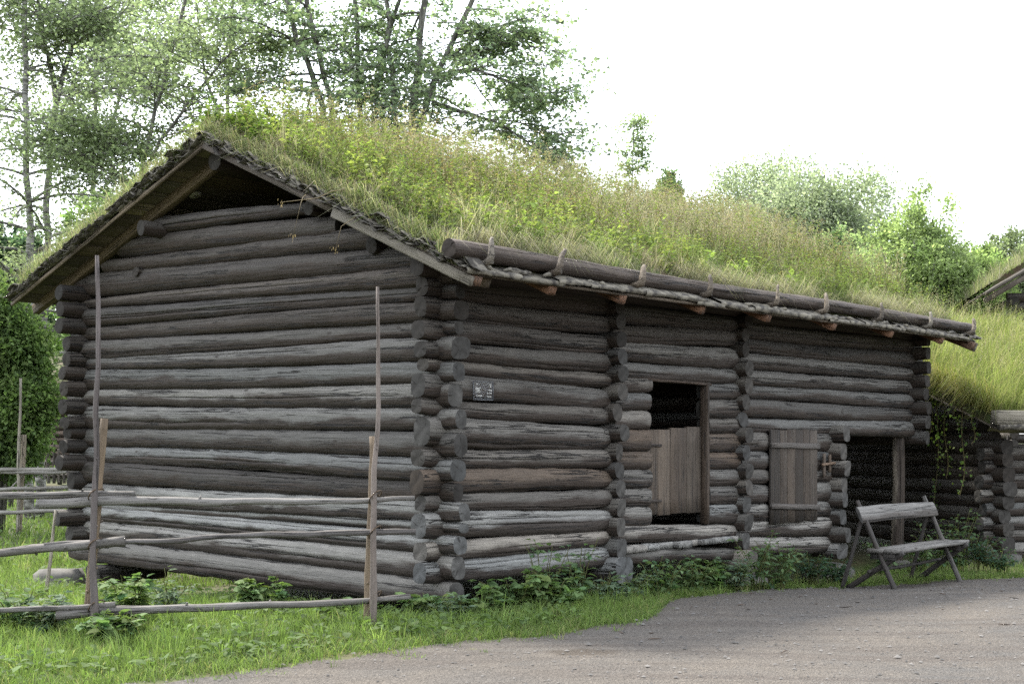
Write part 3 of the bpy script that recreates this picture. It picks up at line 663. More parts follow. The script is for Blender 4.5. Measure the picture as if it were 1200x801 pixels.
# birch bark rolled over the eave, in overlapping lengths
uu = UA - .05
while uu < UB - .15:
    L_ = min(R.uniform(.35, .95), UB + .08 - uu); n_ = max(6, int(L_ / .05)); x = np.linspace(0, L_, n_); rng = np.random.default_rng(int((uu + 2) * 977) % 9999 + 5)
    zb0 = float(zr(EV)) + .045 + R.uniform(-.006, .022); rad = R.uniform(.022, .036); lift = R.uniform(-.006, .012); tear = .35 * fbm1(x, rng, 5, 2.2) + rng.normal(0, .16, n_); a0 = R.uniform(-1.5, -.6) 
    m_ = 8; V = np.zeros((n_, m_, 2, 3)); wob = .010 * fbm1(x + uu, rng, 4, .8); r_x = rad * (1 + .22 * fbm1(x, rng, 4, 1.4))
    for k in range(m_):
        f = k / (m_ - 1)
        if k < 3: vv = EV + .16 - f * .42; zz_ = zb0 + .004 * np.ones(n_) + (vv - EV) * .44 + r_x * .9      # lies back under the turf log
        else:
            ang = (math.pi / 2) + (a0 - math.pi / 2 + .5 * tear) * ((k - 3) / (m_ - 4)); vv = EV - .012 - r_x * np.cos(ang); zz_ = zb0 + r_x * np.sin(ang) - .006
        V[:, k, 0] = np.stack([x, np.broadcast_to(vv, n_) + wob, zz_ + wob + lift], 1); V[:, k, 1] = V[:, k, 0] + [0, .004, -.006 if k < 4 else .0]
    nn = n_ * m_; W2 = np.concatenate([V[:, :, 0].reshape(-1, 3), V[:, :, 1].reshape(-1, 3)]); ix = (np.arange(n_ - 1)[:, None] * m_ + np.arange(m_ - 1)[None]).reshape(-1)
    q1 = np.stack([ix, ix + 1, ix + m_ + 1, ix + m_], 1); be = np.arange(n_ - 1) * m_ + m_ - 1
    mb = MB(); mb.add(W2, np.concatenate([q1, q1[:, ::-1] + nn, np.stack([be, be + nn, be + m_ + nn, be + m_], 1)]))
    mb.build('bark_sheet', M_BIRCHBARK, barn, (uu, 0, 0), True)
    uu += L_ * R.uniform(.6, .92)
# rear eave board
slope_beam(5, LV - .02, LV - .1, 1, .02, DARK, 'eave_board') if False else None
# a few loose strips of bark between roll and turf log
for k in range(26):
    u = R.uniform(UA + .2, UB - .2); L_ = R.uniform(.12, .4); z = float(zr(EV + .03)) + .085 + R.normal(0, .008)
    mb = MB(); x = np.linspace(0, L_, 5); tube(mb, np.stack([x, EV + .02 + R.normal(0, .012, 5), z + .012 * np.sin(x * 20 + k)], 1), [.012, .022, .024, .02, .01], 6, None, .15)
    mb.build('bark_strip', M_BIRCHBARK if R.random() < .5 else M_BARKEDGE, barn, (u, 0, 0))
# turf log and the hooks that hold it
tu0, tu1 = -.0, UB + .05
def hook_u(px): 
    r_ = (px - 600) / F; v = EV + .06; x0, y0 = C0 + VD * v; return (y0 * r_ - x0) / (UD[0] - UD[1] * r_)
tu0 = hook_u(529)
cz_ = float(zr(EV + .10)) + .185
log(barn, (tu0, EV + .10, cz_), (hook_u(830), EV + .10, cz_ + .0), .090, .083, (.085, .068, .058), 'turf_log', ncr=3)
log(barn, (hook_u(828), EV + .10, cz_), (tu1, EV + .10, cz_ + .01), .083, .073, (.085, .068, .058), 'turf_log', ncr=3)
for i, px in enumerate((562, 643, 740, 820, 899, 957, 1022, 1080, 1131)):
    u = hook_u(px); mb = MB(); h = R.uniform(.15, .23); lean = R.normal(.03, .03)
    pts = [(0, .12, -.09), (0, -.0, -.10), (.0, -.055, -.085), (.01, -.065, -.03), (lean * .5 + .02, -.05, .08), (lean + .03, -.035, h * .62), (lean + .045, -.03, h * .72)]
    tube(mb, pts, np.array([.02, .034, .044, .038, .026, .021, .018]) * R.uniform(.8, 1.05), 8, (.5, 0, 0), .08)
    mb.build('wooden_hook', M_POLE, barn, (u, EV - .01, cz_), True, color=vary((.17, .145, .115), .15))
# round white cap high in the gable (fixed to the boards)
dcap = empty('round_vent', (0, 0, 0)); ks = (LZ - RZ) / (LV - RV)
def ray_soffit(px, py):                       # where that sight line meets the underside of the left roof slope
    d = np.array([(px - 600) / F, 1.0]); dz = -(py - HY) / F; o_ = -C0
    du, dv = d @ UD, d @ VD; ou, ov = o_ @ UD, o_ @ VD; nrm = UD @ VD
    t = (RZ + ks * (ov - RV) - CAMH) / (dz - ks * dv); return ou + du * t, ov + dv * t
uc_, vc_ = ray_soffit(228.5, 227); uc_ = float(uc_); vc_ = float(vc_)
dcap.parent = barn; dcap.location = (uc_, vc_, float(zr(vc_)) - .001); dcap.rotation_euler = (math.atan(ks), 0, 0)
mb = MB(); tube(mb, [(0, 0, 0), (0, 0, -.02), (0, 0, -.035)], [.075, .075, .06], 20); mb.build('vent_disc', M_WHITE, dcap)
for a in (-.025, .005):
    mb = MB(); box(mb, (a, -.03, -.037), (a + .016, .02, -.0345)); mb.build('vent_slot', M_IRON, dcap)
print('soffit disc at', uc_, vc_)
# stones below the corners
def stone(parent, p, s, name='foundation_stone', seed=0):
    rng = np.random.default_rng(seed); mb = MB(); th = np.linspace(0, 2 * math.pi, 10, endpoint=False)
    rings = [(-.5, .85), (-.1, 1.0), (.3, .95), (.5, .7)]; V = []
    rad = 1 + rng.normal(0, .12, 10)
    for z, k in rings:
        for t, q in zip(th, rad): V.append([math.cos(t) * q * k * s[0] + rng.normal(0, .015), math.sin(t) * q * k * s[1] + rng.normal(0, .015), z * s[2] + rng.normal(0, .01)])
    V.append([0, 0, .52 * s[2]]); q = [[r * 10 + k, r * 10 + (k + 1) % 10, r * 10 + 10 + (k + 1) % 10, r * 10 + 10 + k] for r in range(3) for k in range(10)]
    t = [[30 + k, 30 + (k + 1) % 10, 40] for k in range(10)]
    mb.add(V, q, t); o = mb.build(name, M_STONE, parent, p); o.rotation_euler = (0, 0, rng.uniform(0, 3)); return o
def gz(u, v): p = b2w(u, v, 0); return float(H(p[0], p[1]))
for i, (u, v, s) in enumerate([(0, 0, (.35, .3, .2)), (-.15, 6.72, (.36, .30, .36)), (.3, 3.2, (.38, .3, .14)), (.2, 2.2, (.3, .3, .12)), (U1, 0, (.35, .35, .2)), (U2, -.05, (.4, .35, .22)), (U3, 0, (.35, .3, .3)), (pu, .05, (.24, .22, .2)), (U1, GW, (.4, .4, .6)), (U3, GW, (.4, .4, .6))]):
    stone(barn, (u, v, gz(u, v) + s[2] * .35), s, seed=i)
zl = zf(0, GW - .3, 676); log(barn, (-.2, GW - .45, zl + .04), (.9, GW - .25, zl + .04), .13, .13, MID, 'foot_block', hew=.8)
# dim plank floor inside
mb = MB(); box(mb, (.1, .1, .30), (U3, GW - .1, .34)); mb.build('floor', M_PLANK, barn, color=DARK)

# ------------------------------------------------------------------ plaque on the front wall
pl = empty('info_plaque', b2w(0, 0, 0)); pl.rotation_euler = barn.rotation_euler
tag(pl, 'clear plastic plaque with small white lines of writing on the front log wall', 'sign')
p0, p1 = fu(549.5), fu(572.5); z0, z1 = zf(p0, -.12, 468), zf(p0, -.12, 446.5)
def glassy():
    m, n, out = newmat('clear_plastic'); t = N(n, 'ShaderNodeBsdfTransparent'); d = N(n, 'ShaderNodeBsdfDiffuse'); d.inputs[0].default_value = (.35, .36, .38, 1)
    ms = N(n, 'ShaderNodeMixShader'); ms.inputs[0].default_value = .07; n.links.new(t.outputs[0], ms.inputs[1]); n.links.new(d.outputs[0], ms.inputs[2]); n.links.new(ms.outputs[0], out.inputs[0]); return m
mb = MB(); box(mb, (p0, -.150, z0), (p1, -.144, z1)); mb.build('clear_sheet', glassy(), pl)
mb = MB(); e = .004
for lo, hi in (((p0 - e, z0 - e), (p0 + e, z1 + e)), ((p1 - e, z0 - e), (p1 + e, z1 + e)), ((p0 + e, z0 - e), (p1 - e, z0 + e)), ((p0 + e, z1 - e), (p1 - e, z1 + e))): box(mb, (lo[0], -.1525, lo[1]), (hi[0], -.1425, hi[1]))
mb.build('plaque_edge', plain('plaque_edge', (.085, .088, .095), .3, 5, .2, .05), pl)
mb = MB(); W_ = p1 - p0; H_ = z1 - z0
for (a, y, l) in [(.12, .86, .10), (.12, .64, .2), (.12, .56, .16), (.10, .49, .25), (.12, .40, .2), (.12, .22, .26), (.82, .82, .09), (.84, .73, .05), (.76, .55, .12), (.88, .5, .06), (.70, .37, .18), (.70, .19, .18)]:
    x = a
    while x < a + l:                         # small unreadable words
        w = R.uniform(.03, .06); hgt = R.uniform(.035, .05)
        box(mb, (p0 + x * W_, -.1518, z0 + (y - hgt / 2) * H_), (p0 + (x + w) * W_, -.1502, z0 + (y + hgt / 2) * H_)); x += w + .018
mb.build('lettering', M_WHITE, pl)

# ------------------------------------------------------------------ pole fence in front of the gable
def pole_pts(a, b, n=14, wob=.012):
    a, b = np.array(a, float), np.array(b, float); t = np.linspace(0, 1, n)[:, None]; rng = np.random.default_rng(SEED[0]); SEED[0] += 1
    p = a + (b - a) * t; L = np.linalg.norm(b - a)
    for k in range(3): p[:, k] += wob * fbm1(t[:, 0] * L, rng, 3, .45)
    return p
def pole(parent, a, b, ra, rb, color, name, mat=None, wob=.012, sides=9):
    M, L = frame_x(a, b); x = np.linspace(0, L, 18); rng = np.random.default_rng(SEED[0]); SEED[0] += 1
    pts = np.stack([x, wob * fbm1(x, rng, 3, .4), wob * fbm1(x, rng, 3, .4)], 1); mb = MB()
    rad = np.linspace(ra, rb, 18) * (1 + .07 * fbm1(x, rng, 4, 1.3)); tube(mb, pts, rad, sides, (.55, 0, 0), .05)
    for _ in range(rng.integers(2, 5)):        # stubs of cut side twigs
        i = rng.integers(2, 16); a_ = rng.uniform(0, 6.28); d = np.array([.4, math.cos(a_), math.sin(a_)]); tube(mb, [pts[i], pts[i] + d * rad[i] * 1.6], [rad[i] * .45, rad[i] * .25], 5, (.55, 0, 0))
    o = bpy.data.objects.new(name, mb.mesh(name, mat or M_POLE, True)); COL.objects.link(o); o.matrix_local = Matrix(M.tolist()); o.parent = parent; o.color = (*color, 1); return o
fence = empty('pole_fence', (0, 0, 0)); tag(fence, 'grey roundpole fence with two pairs of stakes in front of the barn gable', 'fence')
YA, YB = 10.95, 11.35
def FP(px, py, dy=0):                          # a point of the fence plane
    r_ = (px - 600) / F; k = (YB - YA) / (-1.19 + 3.42); Y = (YA + k * 3.42) / (1 - k * r_) + dy; return wpt(px, py, Y)
G1 = (.145, .14, .135); G2 = (.11, .105, .105)
pole(fence, FP(109, 752, -.09), FP(115.5, 299, -.09), .032, .016, (.115, .10, .10), 'stake', wob=.02)
pole(fence, FP(104, 722, .09), FP(121.5, 490, .09), .040, .032, (.185, .14, .095), 'stake')
pole(fence, FP(437, 742, -.08), FP(443.5, 336, -.08), .032, .013, (.20, .17, .155), 'stake', wob=.02)
pole(fence, FP(431, 738, .08), FP(437, 511, .08), .040, .032, (.19, .145, .10), 'stake')
for a, b, ra, rb, c in (((-60, 582), (158, 577), .036, .024, G1), ((46, 589), (486, 585), .044, .020, (.18, .175, .17)), ((52, 637), (487, 621), .018, .030, G2),
                        ((-60, 652), (147, 634), .030, .042, G1), ((-60, 717), (135, 708), .020, .026, G1), ((66, 720), (481, 700), .040, .024, (.165, .16, .155))):
    pole(fence, FP(*a), FP(*b), ra, rb, c, 'rail', wob=.018)
for (px, ys) in ((110, (583, 641, 713)), (437, (585, 626, 702))):
    for y in ys:
        mb = MB(); c = FP(px, y); t = np.linspace(0, 2 * math.pi * 1.25, 26); tube(mb, np.stack([.045 * np.cos(t) + .004 * t, .125 * np.sin(t), .05 * np.cos(t + .6) + .005 * t], 1), .006, 5, (.3, .2, .1))
        mb.build('withy_tie', M_POLE, fence, tuple(c), color=(.16, .11, .07))
# thin dry twig caught on the second rail: part of the fence ties
st = empty('leaning_stick', tuple(wpt(53, 682, 14.5))); tag(st, 'thin pale stick leaning in the grass left of the barn corner', 'stick')
pole(st, (0, 0, -.1), tuple(wpt(66, 597, 14.6) - wpt(53, 682, 14.5)), .022, .014, (.34, .31, .26), 'pole')

# far pole fence on the left, and the paling fence and log house beyond it
ff = empty('pole_fence', (0, 0, 0)); tag(ff, 'pale pole fence with one tall stake pair across the lawn behind the barn', 'fence')
YF = 26.0
def P2(px, py, dy=0): return wpt(px, py, YF + dy)
pole(ff, P2(20.5, 625), P2(24, 443), .036, .024, (.30, .28, .24), 'stake'); pole(ff, P2(22, 625, .2), P2(28, 509, .2), .055, .05, (.30, .26, .2), 'stake')
for a, b, r_ in (((-60, 550), (230, 549), .05), ((-60, 553), (200, 552), .045), ((-60, 573), (160, 571), .04), ((-60, 600), (220, 598), .045)):
    pole(ff, P2(*a), P2(*b), r_, r_ * .8, (.26, .255, .24), 'rail', wob=.03)
pole(ff, P2(36, 548, .1), P2(8, 575, .1), .018, .014, (.3, .29, .27), 'rail')
pf = empty('paling_fence', (0, 0, 0)); tag(pf, 'dark paling fence of upright sticks before the far log house', 'fence')
YP = 40.0
for k in range(26):
    px = 38 + k * 6.2; pole(pf, wpt(px + R.normal(0, .6), 566, YP), wpt(px + R.normal(0, 1), 528 + R.normal(0, 5), YP), .05, .035, vary((.10, .09, .08), .2), 'paling', sides=6)
for y in (541, 557): pole(pf, wpt(20, y, YP + .1), wpt(220, y, YP + .1), .05, .04, (.16, .15, .14), 'rail', sides=6)
lh = empty('log_house', tuple(wpt(70, 560, 52))); tag(lh, 'dark brown log house half hidden behind the barn and far bushes', 'house')
for k in range(12): log(lh, (-4.2, 0, .15 + k * .26), (7, 0, .15 + k * .26), .135, .13, vary((.11, .085, .07), .15), 'wall_log', ncr=0, sides=10, segs=10)
for k in range(12): log(lh, (-4, -.3, .27 + k * .26), (-4, 5, .27 + k * .26), .13, .13, vary((.10, .08, .07), .15), 'wall_log', ncr=0, sides=8, segs=6)
mb = MB(); 
mb.add([[-4.8, -.8, 3.0], [8, -.8, 3.0], [8, 2.5, 4.7], [-4.8, 2.5, 4.7], [-4.8, -.8, 3.2], [8, -.8, 3.2], [8, 2.5, 4.9], [-4.8, 2.5, 4.9], [-4.8, 5.8, 3.0], [8, 5.8, 3.0], [-4.8, 5.8, 3.2], [8, 5.8, 3.2]],
       [[0, 1, 2, 3], [4, 7, 6, 5], [0, 4, 5, 1], [0, 3, 7, 4], [1, 5, 6, 2], [3, 2, 9, 8], [7, 10, 11, 6], [8, 9, 11, 10], [3, 8, 10, 7], [2, 6, 11, 9]]); mb.build('roof', M_SOIL, lh)

# ------------------------------------------------------------------ bench
bx0 = wpt(1050, 697, 16.1)[:2]
bench = empty('trestle_bench', (bx0[0], bx0[1], float(H(*bx0))), math.atan2(.747, .664))
tag(bench, 'grey weathered trestle bench with crossed legs and a plank back beside the porch', 'bench')
BC = (.10, .097, .093); BD = (.042, .039, .037); LB = 1.88
for s_, x in ((0, 0.0), (1, LB)):
    dzb = float(H(*(bx0 + UD * x)) - H(*bx0))
    pole(bench, (x, 0, -.03 + dzb), (x + .02, .52, 1.05), .034, .028, BC if s_ else BD, 'leg', wob=.006)           # long leg: front foot up to the back
    pole(bench, (x + .06, .66, -.03 + dzb), (x + .06, -.06, .44), .036, .03, BD, 'leg', wob=.006)                     # crossing leg
    pole(bench, (x - .05, .68, -.02 + dzb), (x - .03, .43, .86), .026, .024, BD, 'brace', wob=.006)
    plank(bench, (x + .03, .02, .40), (x + .03, .34, .40), .05, .10, BD, 'bracket')
plank(bench, (-.02, .055, .458), (LB + .18, .055, .462), .18, .045, (.16, .156, .15), 'seat_plank', bev=.01, jit=.003); plank(bench, (-.06, .25, .458), (LB + .16, .25, .460), .19, .045, (.15, .146, .14), 'seat_plank', bev=.01, jit=.003)
pb0, pb1 = (-.10, .415, .885), (LB + .10, .415, .885)
log(bench, pb0, pb1, .105, .10, (.16, .157, .152), 'backrest', depth=.22, ncr=2, hew=.3, mat=M_PLANK, amp=.02, roll=math.radians(-22))
pole(bench, (-.05, .33, .20), (LB + .12, .33, .22), .022, .020, BD, 'stretcher', wob=.008)

# ------------------------------------------------------------------ second turf-roofed building on the right
A2 = math.atan2(.30, .954); c2 = wpt(1166, 500, 21.0)[:2]
hut = empty('log_hut', (c2[0], c2[1], 0), A2); tag(hut, 'low log hut with long yellow-green grass on its turf roof, right of the barn', 'hut')
U2D = np.array([.954, .30]); V2D = np.array([-.30, .954])
hz = -.25; k = 0; z = hz
for h in (.24, .20, .22, .21, .22, .23, .21, .22):
    k += 1; tn = vary(GREY if k < 6 else MID, .12)
    log(hut, (-.28 + R.normal(0, .03), 0, z + h / 2), (8, 0, z + h / 2 + R.normal(0, .01)), h / 2 * 1.05, h / 2 * 1.03, tn, notch=(.28,), hew=.3, segs=30)
    log(hut, (0, -.30 + R.normal(0, .03), z + h / 2 + .11), (0, 6.5, z + h / 2 + .11), h / 2 * 1.16, h / 2 * 1.14, vary(MID if k < 6 else DARK, .12), notch=(.30,), hew=.5, segs=24)
    z += h
for k in range(6):  # gable triangle
    zz = z + .12 + k * .22; i0 = (zz - 1.75) / .34; i0 = min(i0, 4.2); log(hut, (0, max(i0, 0), zz), (0, 9.0 - max(i0, 0), zz), .115, .11, vary(DARK), segs=14, ncr=1)
for k in range(3): stone(hut, (.1 + k * 1.1, -.1, hz - .02), (.3, .25, .2), seed=40 + k)
E2, T2, RV2, RT2 = -.75, 1.76, 4.4, 3.45        # eave (v, z), ridge (v, z)
def zr2(v): v = np.asarray(v, float); return np.where(v < RV2, T2 + (v - E2) * (RT2 - T2) / (RV2 - E2), RT2 - (v - RV2) * (RT2 - T2) / (RV2 - E2))
us2 = np.linspace(-.55, 8.5, 60); vs2 = np.linspace(E2 + .1, 2 * RV2 - E2 - .1, 70); UU2, VV2 = np.meshgrid(us2, vs2, indexing='ij')
t2 = zr2(VV2) + .2 + .03 * np.sin(UU2 * 4 + VV2 * 3) + R.normal(0, .012, UU2.shape); nu, nv = UU2.shape; mb = MB()
q_ = (lambda i: np.stack([i, i + nv, i + nv + 1, i + 1], 1))((np.arange(nu - 1)[:, None] * nv + np.arange(nv - 1)[None]).reshape(-1))
mb.add(np.stack([UU2, VV2, t2], -1).reshape(-1, 3), q_)
per = [(i, 0) for i in range(nu)] + [(nu - 1, j) for j in range(1, nv)] + [(i, nv - 1) for i in range(nu - 2, -1, -1)] + [(0, j) for j in range(nv - 2, 0, -1)]
pv = np.array([[UU2[i, j], VV2[i, j], t2[i, j]] for i, j in per]); pb = pv.copy(); pb[:, 2] = zr2(pb[:, 1]) + .03
kk = np.arange(len(per)); k2 = (kk + 1) % len(per); mb.add(np.concatenate([pv, pb]), np.stack([kk, kk + len(per), k2 + len(per), k2], 1)); mb.build('turf', M_SOIL, hut, smooth=True)
for k in range(16):
    v0 = E2 + k * (RV2 - E2) / 16; w = (RV2 - E2) / 16; a = math.atan2((RT2 - T2), RV2 - E2)
    plank(hut, (-.57, v0 + w / 2, float(zr2(v0 + w / 2)) + .012), (8.5, v0 + w / 2, float(zr2(v0 + w / 2)) + .012), w / math.cos(a) - .01, .03, vary((.09, .075, .06)), 'roof_board', roll=a, segs=3)
    v0 = 2 * RV2 - E2 - k * w; plank(hut, (-.57, v0 - w / 2, float(zr2(v0 - w / 2)) + .012), (8.5, v0 - w / 2, float(zr2(v0 - w / 2)) + .012), w / math.cos(a) - .01, .03, vary((.09, .075, .06)), 'roof_board', roll=-a, segs=3)
plank(hut, (-.6, E2 - .02, T2 + .17), (8.6, E2 - .02, T2 + .17), .16, .22, (.20, .185, .15), 'turf_beam', bev=.02, jit=.004, segs=20)
x = np.linspace(-.55, 8, 60); mb = MB(); rg = np.random.default_rng(8); tube(mb, np.stack([x, E2 - .06 + .015 * fbm1(x, rg, 4, .9), T2 + .03 + .02 * fbm1(x, rg, 4, .7)], 1), .045 * (1 + .25 * fbm1(x, rg, 4, 1.2)), 9, None, .1); mb.build('bark_roll', M_BIRCHBARK, hut, smooth=True)

# hidden boards and logs added to keep sun and sky glow off the hut's side
def u_barn(v2):                                # hut-local u of the barn's end wall at depth v2
    q0 = C0 + UD * (U4 + .45) - c2; A = np.array([[U2D[0], -VD[0]], [U2D[1], -VD[1]]]); b = q0 - V2D * v2; return float(np.linalg.solve(A, b)[0])
for k in range(22):
    v2 = 1.5 + k * .26; ub_ = u_barn(v2)
    if ub_ < -.4: plank(hut, (max(ub_, -5), v2, 2.02 + .012 * k), (-.13, v2, 2.02 + .012 * k), .25, .03, vary(DARK), 'sun_block_board', segs=3)
for k in range(9):
    z_ = hz + .12 + k * .23; log(hut, (max(u_barn(7.2), -5), 7.2, z_), (-.12, 7.2, z_), .12, .12, vary(DARK), 'sky_block_log', ncr=0, sides=10, segs=8)

# third roof further back on the right
c3 = wpt(1158, 343, 34.0)
h3 = empty('log_cottage', (c3[0], c3[1], 0), math.radians(-10)); tag(h3, 'turf-roofed log cottage of which only the pale roof verge shows, at the right edge', 'cottage')
e3 = c3[2]
def zr3(u): return e3 + (u * .62 if u < 3.6 else (7.2 - u) * .62)
for k in range(16):
    w = 7.2 / 16; u = k * w + w / 2; a = math.atan(.62) * (1 if u < 3.6 else -1)
    M, L_ = frame_x((u, 0, zr3(u)), (u, 6, zr3(u)), -a); plank(h3, (u, -.02, zr3(u) + .05), (u, 6, zr3(u) + .05), w / math.cos(a) - .01, .05, vary((.13, .11, .09)), 'roof_board', roll=-a, segs=3)
for s in (0, 1):
    a, b = ((-.1, -.06, e3 - .06), (3.6, -.06, e3 + 2.2)) if s == 0 else ((7.3, -.06, e3 - .06), (3.6, -.06, e3 + 2.2))
    pole(h3, a, b, .055, .045, (.10, .09, .075), 'verge_pole', wob=.02); plank(h3, tuple(np.array(a) + [0, .02, -.15]), tuple(np.array(b) + [0, .02, -.15]), .05, .14, (.10, .085, .07), 'barge_board')
for k in range(22):
    z = -.2 + k * .26; 
    if z > e3 + 1.9: break
    i0 = max(0.6, (z - e3 + .35) / .62); log(h3, (i0, .8, z), (7.2 - i0, .8, z), .135, .135, vary(DARK), 'wall_log', ncr=0, sides=10, segs=8)
for x_ in (.7, 6.5):
    for k in range(int((e3 + .3) / .26)): log(h3, (x_, .4, -.07 + k * .26), (x_, 6, -.07 + k * .26), .13, .13, vary(DARK), 'wall_log', ncr=0, sides=8, segs=6)
mb = MB(); uu3 = np.linspace(.1, 7.1, 40); vv3 = np.linspace(.05, 6, 30); U_, V_ = np.meshgrid(uu3, vv3, indexing='ij')
Z_ = np.vectorize(zr3)(U_) + .22 + R.normal(0, .02, U_.shape); nu, nv = U_.shape
mb.add(np.stack([U_, V_, Z_], -1).reshape(-1, 3), (lambda i: np.stack([i, i + nv, i + nv + 1, i + 1], 1))((np.arange(nu - 1)[:, None] * nv + np.arange(nv - 1)[None]).reshape(-1)))
f0 = np.stack([U_[:, 0], V_[:, 0], Z_[:, 0]], 1); f1 = f0.copy(); f1[:, 2] -= .2; n_ = len(f0); kk = np.arange(n_ - 1); mb.add(np.concatenate([f0, f1]), np.stack([kk, kk + n_, kk + n_ + 1, kk + 1], 1))
mb.build('turf', M_SOIL, h3, smooth=True)

# ------------------------------------------------------------------ plants: vectorised blades and leaves
def unit(v): return v / (np.linalg.norm(v, axis=-1, keepdims=True) + 1e-9)
def blades(mb, P, h, w, lean, col, tipcol=None, up=None, droop=.25):
    """grass blades: P (n,3) feet, h heights, w widths, lean (n,3) sideways shift of the tip as a share of h"""
    n = len(P)
    if n == 0: return
    up = np.array([0, 0, 1.0]) if up is None else up
    az = R.uniform(0, 2 * math.pi, n); side = np.stack([np.cos(az), np.sin(az), np.zeros(n)], 1) * (w / 2)[:, None]
    mid = P + up * (h * .55)[:, None] + lean * (h * .35)[:, None]
    tip = P + up * (h * (1 - droop * np.linalg.norm(lean, axis=1)))[:, None] + lean * h[:, None]
    V = np.stack([P - side, P + side, mid + side * .75, mid - side * .75, tip], 1).reshape(-1, 3)
    b = (np.arange(n) * 5)[:, None]
    tc = col if tipcol is None else tipcol
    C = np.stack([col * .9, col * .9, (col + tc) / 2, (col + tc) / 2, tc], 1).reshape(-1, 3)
    mb.add(V, b + np.array([[0, 1, 2, 3]]), b + np.array([[3, 2, 4]]), C)
def leaves(mb, P, d, nr, L, w, col, fold=.25):
    """kite leaves, folded along the midrib"""
    n = len(P)
    if n == 0: return
    d = unit(d); s = unit(np.cross(d, nr)); nr = unit(np.cross(s, d)); L = np.broadcast_to(L, n)[:, None]; w = np.broadcast_to(w, n)[:, None]
    m = P + d * L * .42
    V = np.stack([P, m + s * w / 2 + nr * w * fold, P + d * L - nr * L * .12, m - s * w / 2 + nr * w * fold], 1).reshape(-1, 3)
    b = (np.arange(n) * 4)[:, None]; C = np.repeat(np.broadcast_to(col, (n, 3)), 4, 0)
    mb.add(V, None, np.concatenate([b + [[0, 2, 1]], b + [[0, 3, 2]]]), C)
def bigleaf(mb, P, d, nr, L, w, col):
    """broad pointed leaf of eight points with a raised rim"""
    n = len(P)
    if n == 0: return
    d = unit(d); s = unit(np.cross(d, nr)); nr = unit(np.cross(s, d)); L = np.broadcast_to(L, n)[:, None]; w = np.broadcast_to(w, n)[:, None]
    c1 = P + d * L * .3 ; c2_ = P + d * L * .66 - nr * L * .05; tip = P + d * L - nr * L * .2
    V = np.stack([P, c1 + s * w * .5 + nr * w * .13, c2_ + s * w * .36 + nr * w * .08, tip, c2_ - s * w * .36 + nr * w * .08, c1 - s * w * .5 + nr * w * .13, c1, c2_], 1).reshape(-1, 3)
    b = (np.arange(n) * 8)[:, None]; C = np.repeat(np.broadcast_to(col, (n, 3)), 8, 0)
    mb.add(V, np.concatenate([b + [[6, 7, 2, 1]], b + [[6, 5, 4, 7]]]), np.concatenate([b + [[0, 6, 1]], b + [[0, 5, 6]], b + [[7, 3, 2]], b + [[7, 4, 3]]]), C)
def cvar(base, n, a=.25, h=.10):
    k = np.exp(R.normal(0, a, (n, 1))); t = R.normal(0, h, (n, 1)); return np.clip(np.array(base) * k * np.concatenate([1 + t, np.ones((n, 1)), 1 - t], 1), .004, .9)
def rlean(n, a=.35, bias=(0, 0)):
    l = R.normal(0, a, (n, 3)); l[:, 2] = 0; l[:, 0] += bias[0]; l[:, 1] += bias[1]; return l
def pick(n, cols, wts):
    i = R.choice(len(cols), n, p=np.array(wts) / sum(wts)); return np.array(cols)[i]
def seedheads(mb, P, h, lean, col, L=.10, k=9, spread=.012):
    """grass stalks with a loose panicle at the top"""
    n = len(P); blades(mb, P, h, np.full(n, .0035), lean, col * .9, col, droop=.1)
    tip = P + np.array([0, 0, 1]) * (h * (1 - .1 * np.linalg.norm(lean, axis=1)))[:, None] + lean * h[:, None]
    for j in range(k):
        q = tip - np.array([0, 0, 1]) * (L * j / k) + R.normal(0, spread * (.4 + j / k), (n, 3)); d = R.normal(0, .5, (n, 3)) + [0, 0, .8]
        leaves(mb, q, d, R.normal(0, 1, (n, 3)), R.uniform(.015, .035, n), R.uniform(.005, .010, n), col * R.uniform(.8, 1.2, (n, 1)))
def weeds(mb, P, h, col, nl=14, leaf=.055, sl=.5, lw=.5, lean=.15, stemcol=(.10, .10, .04), flower=None):
    """upright leafy stems"""
    n = len(P); ln = rlean(n, lean); blades(mb, P, h, np.full(n, .008), ln, np.broadcast_to(stemcol, (n, 3)), droop=.1)
    for j in range(nl):
        t = (j + R.uniform(.2, .9, n)) / nl; t = .12 + .88 * t
        q = P + np.array([0, 0, 1.0]) * (h * t)[:, None] + ln * (h * t ** 1.6)[:, None]
        a = R.uniform(0, 6.28, n); d = np.stack([np.cos(a), np.sin(a), R.normal(.15, .35, n)], 1)
        l = leaf * (1.15 - sl * t) * R.uniform(.6, 1.3, n); leaves(mb, q, d, np.array([0, 0, 1.0]) + R.normal(0, .35, (n, 3)), l, l * lw, col * np.exp(R.normal(0, .18, (n, 1))))
    if flower is not None:
        tip = P + np.array([0, 0, 1.0]) * h[:, None] + ln * h[:, None]
        for j in range(8): leaves(mb, tip + R.normal(0, .02, (n, 3)), R.normal(0, 1, (n, 3)), R.normal(0, 1, (n, 3)), .02, .015, np.broadcast_to(flower, (n, 3)) * R.uniform(.7, 1.3, (n, 1)))

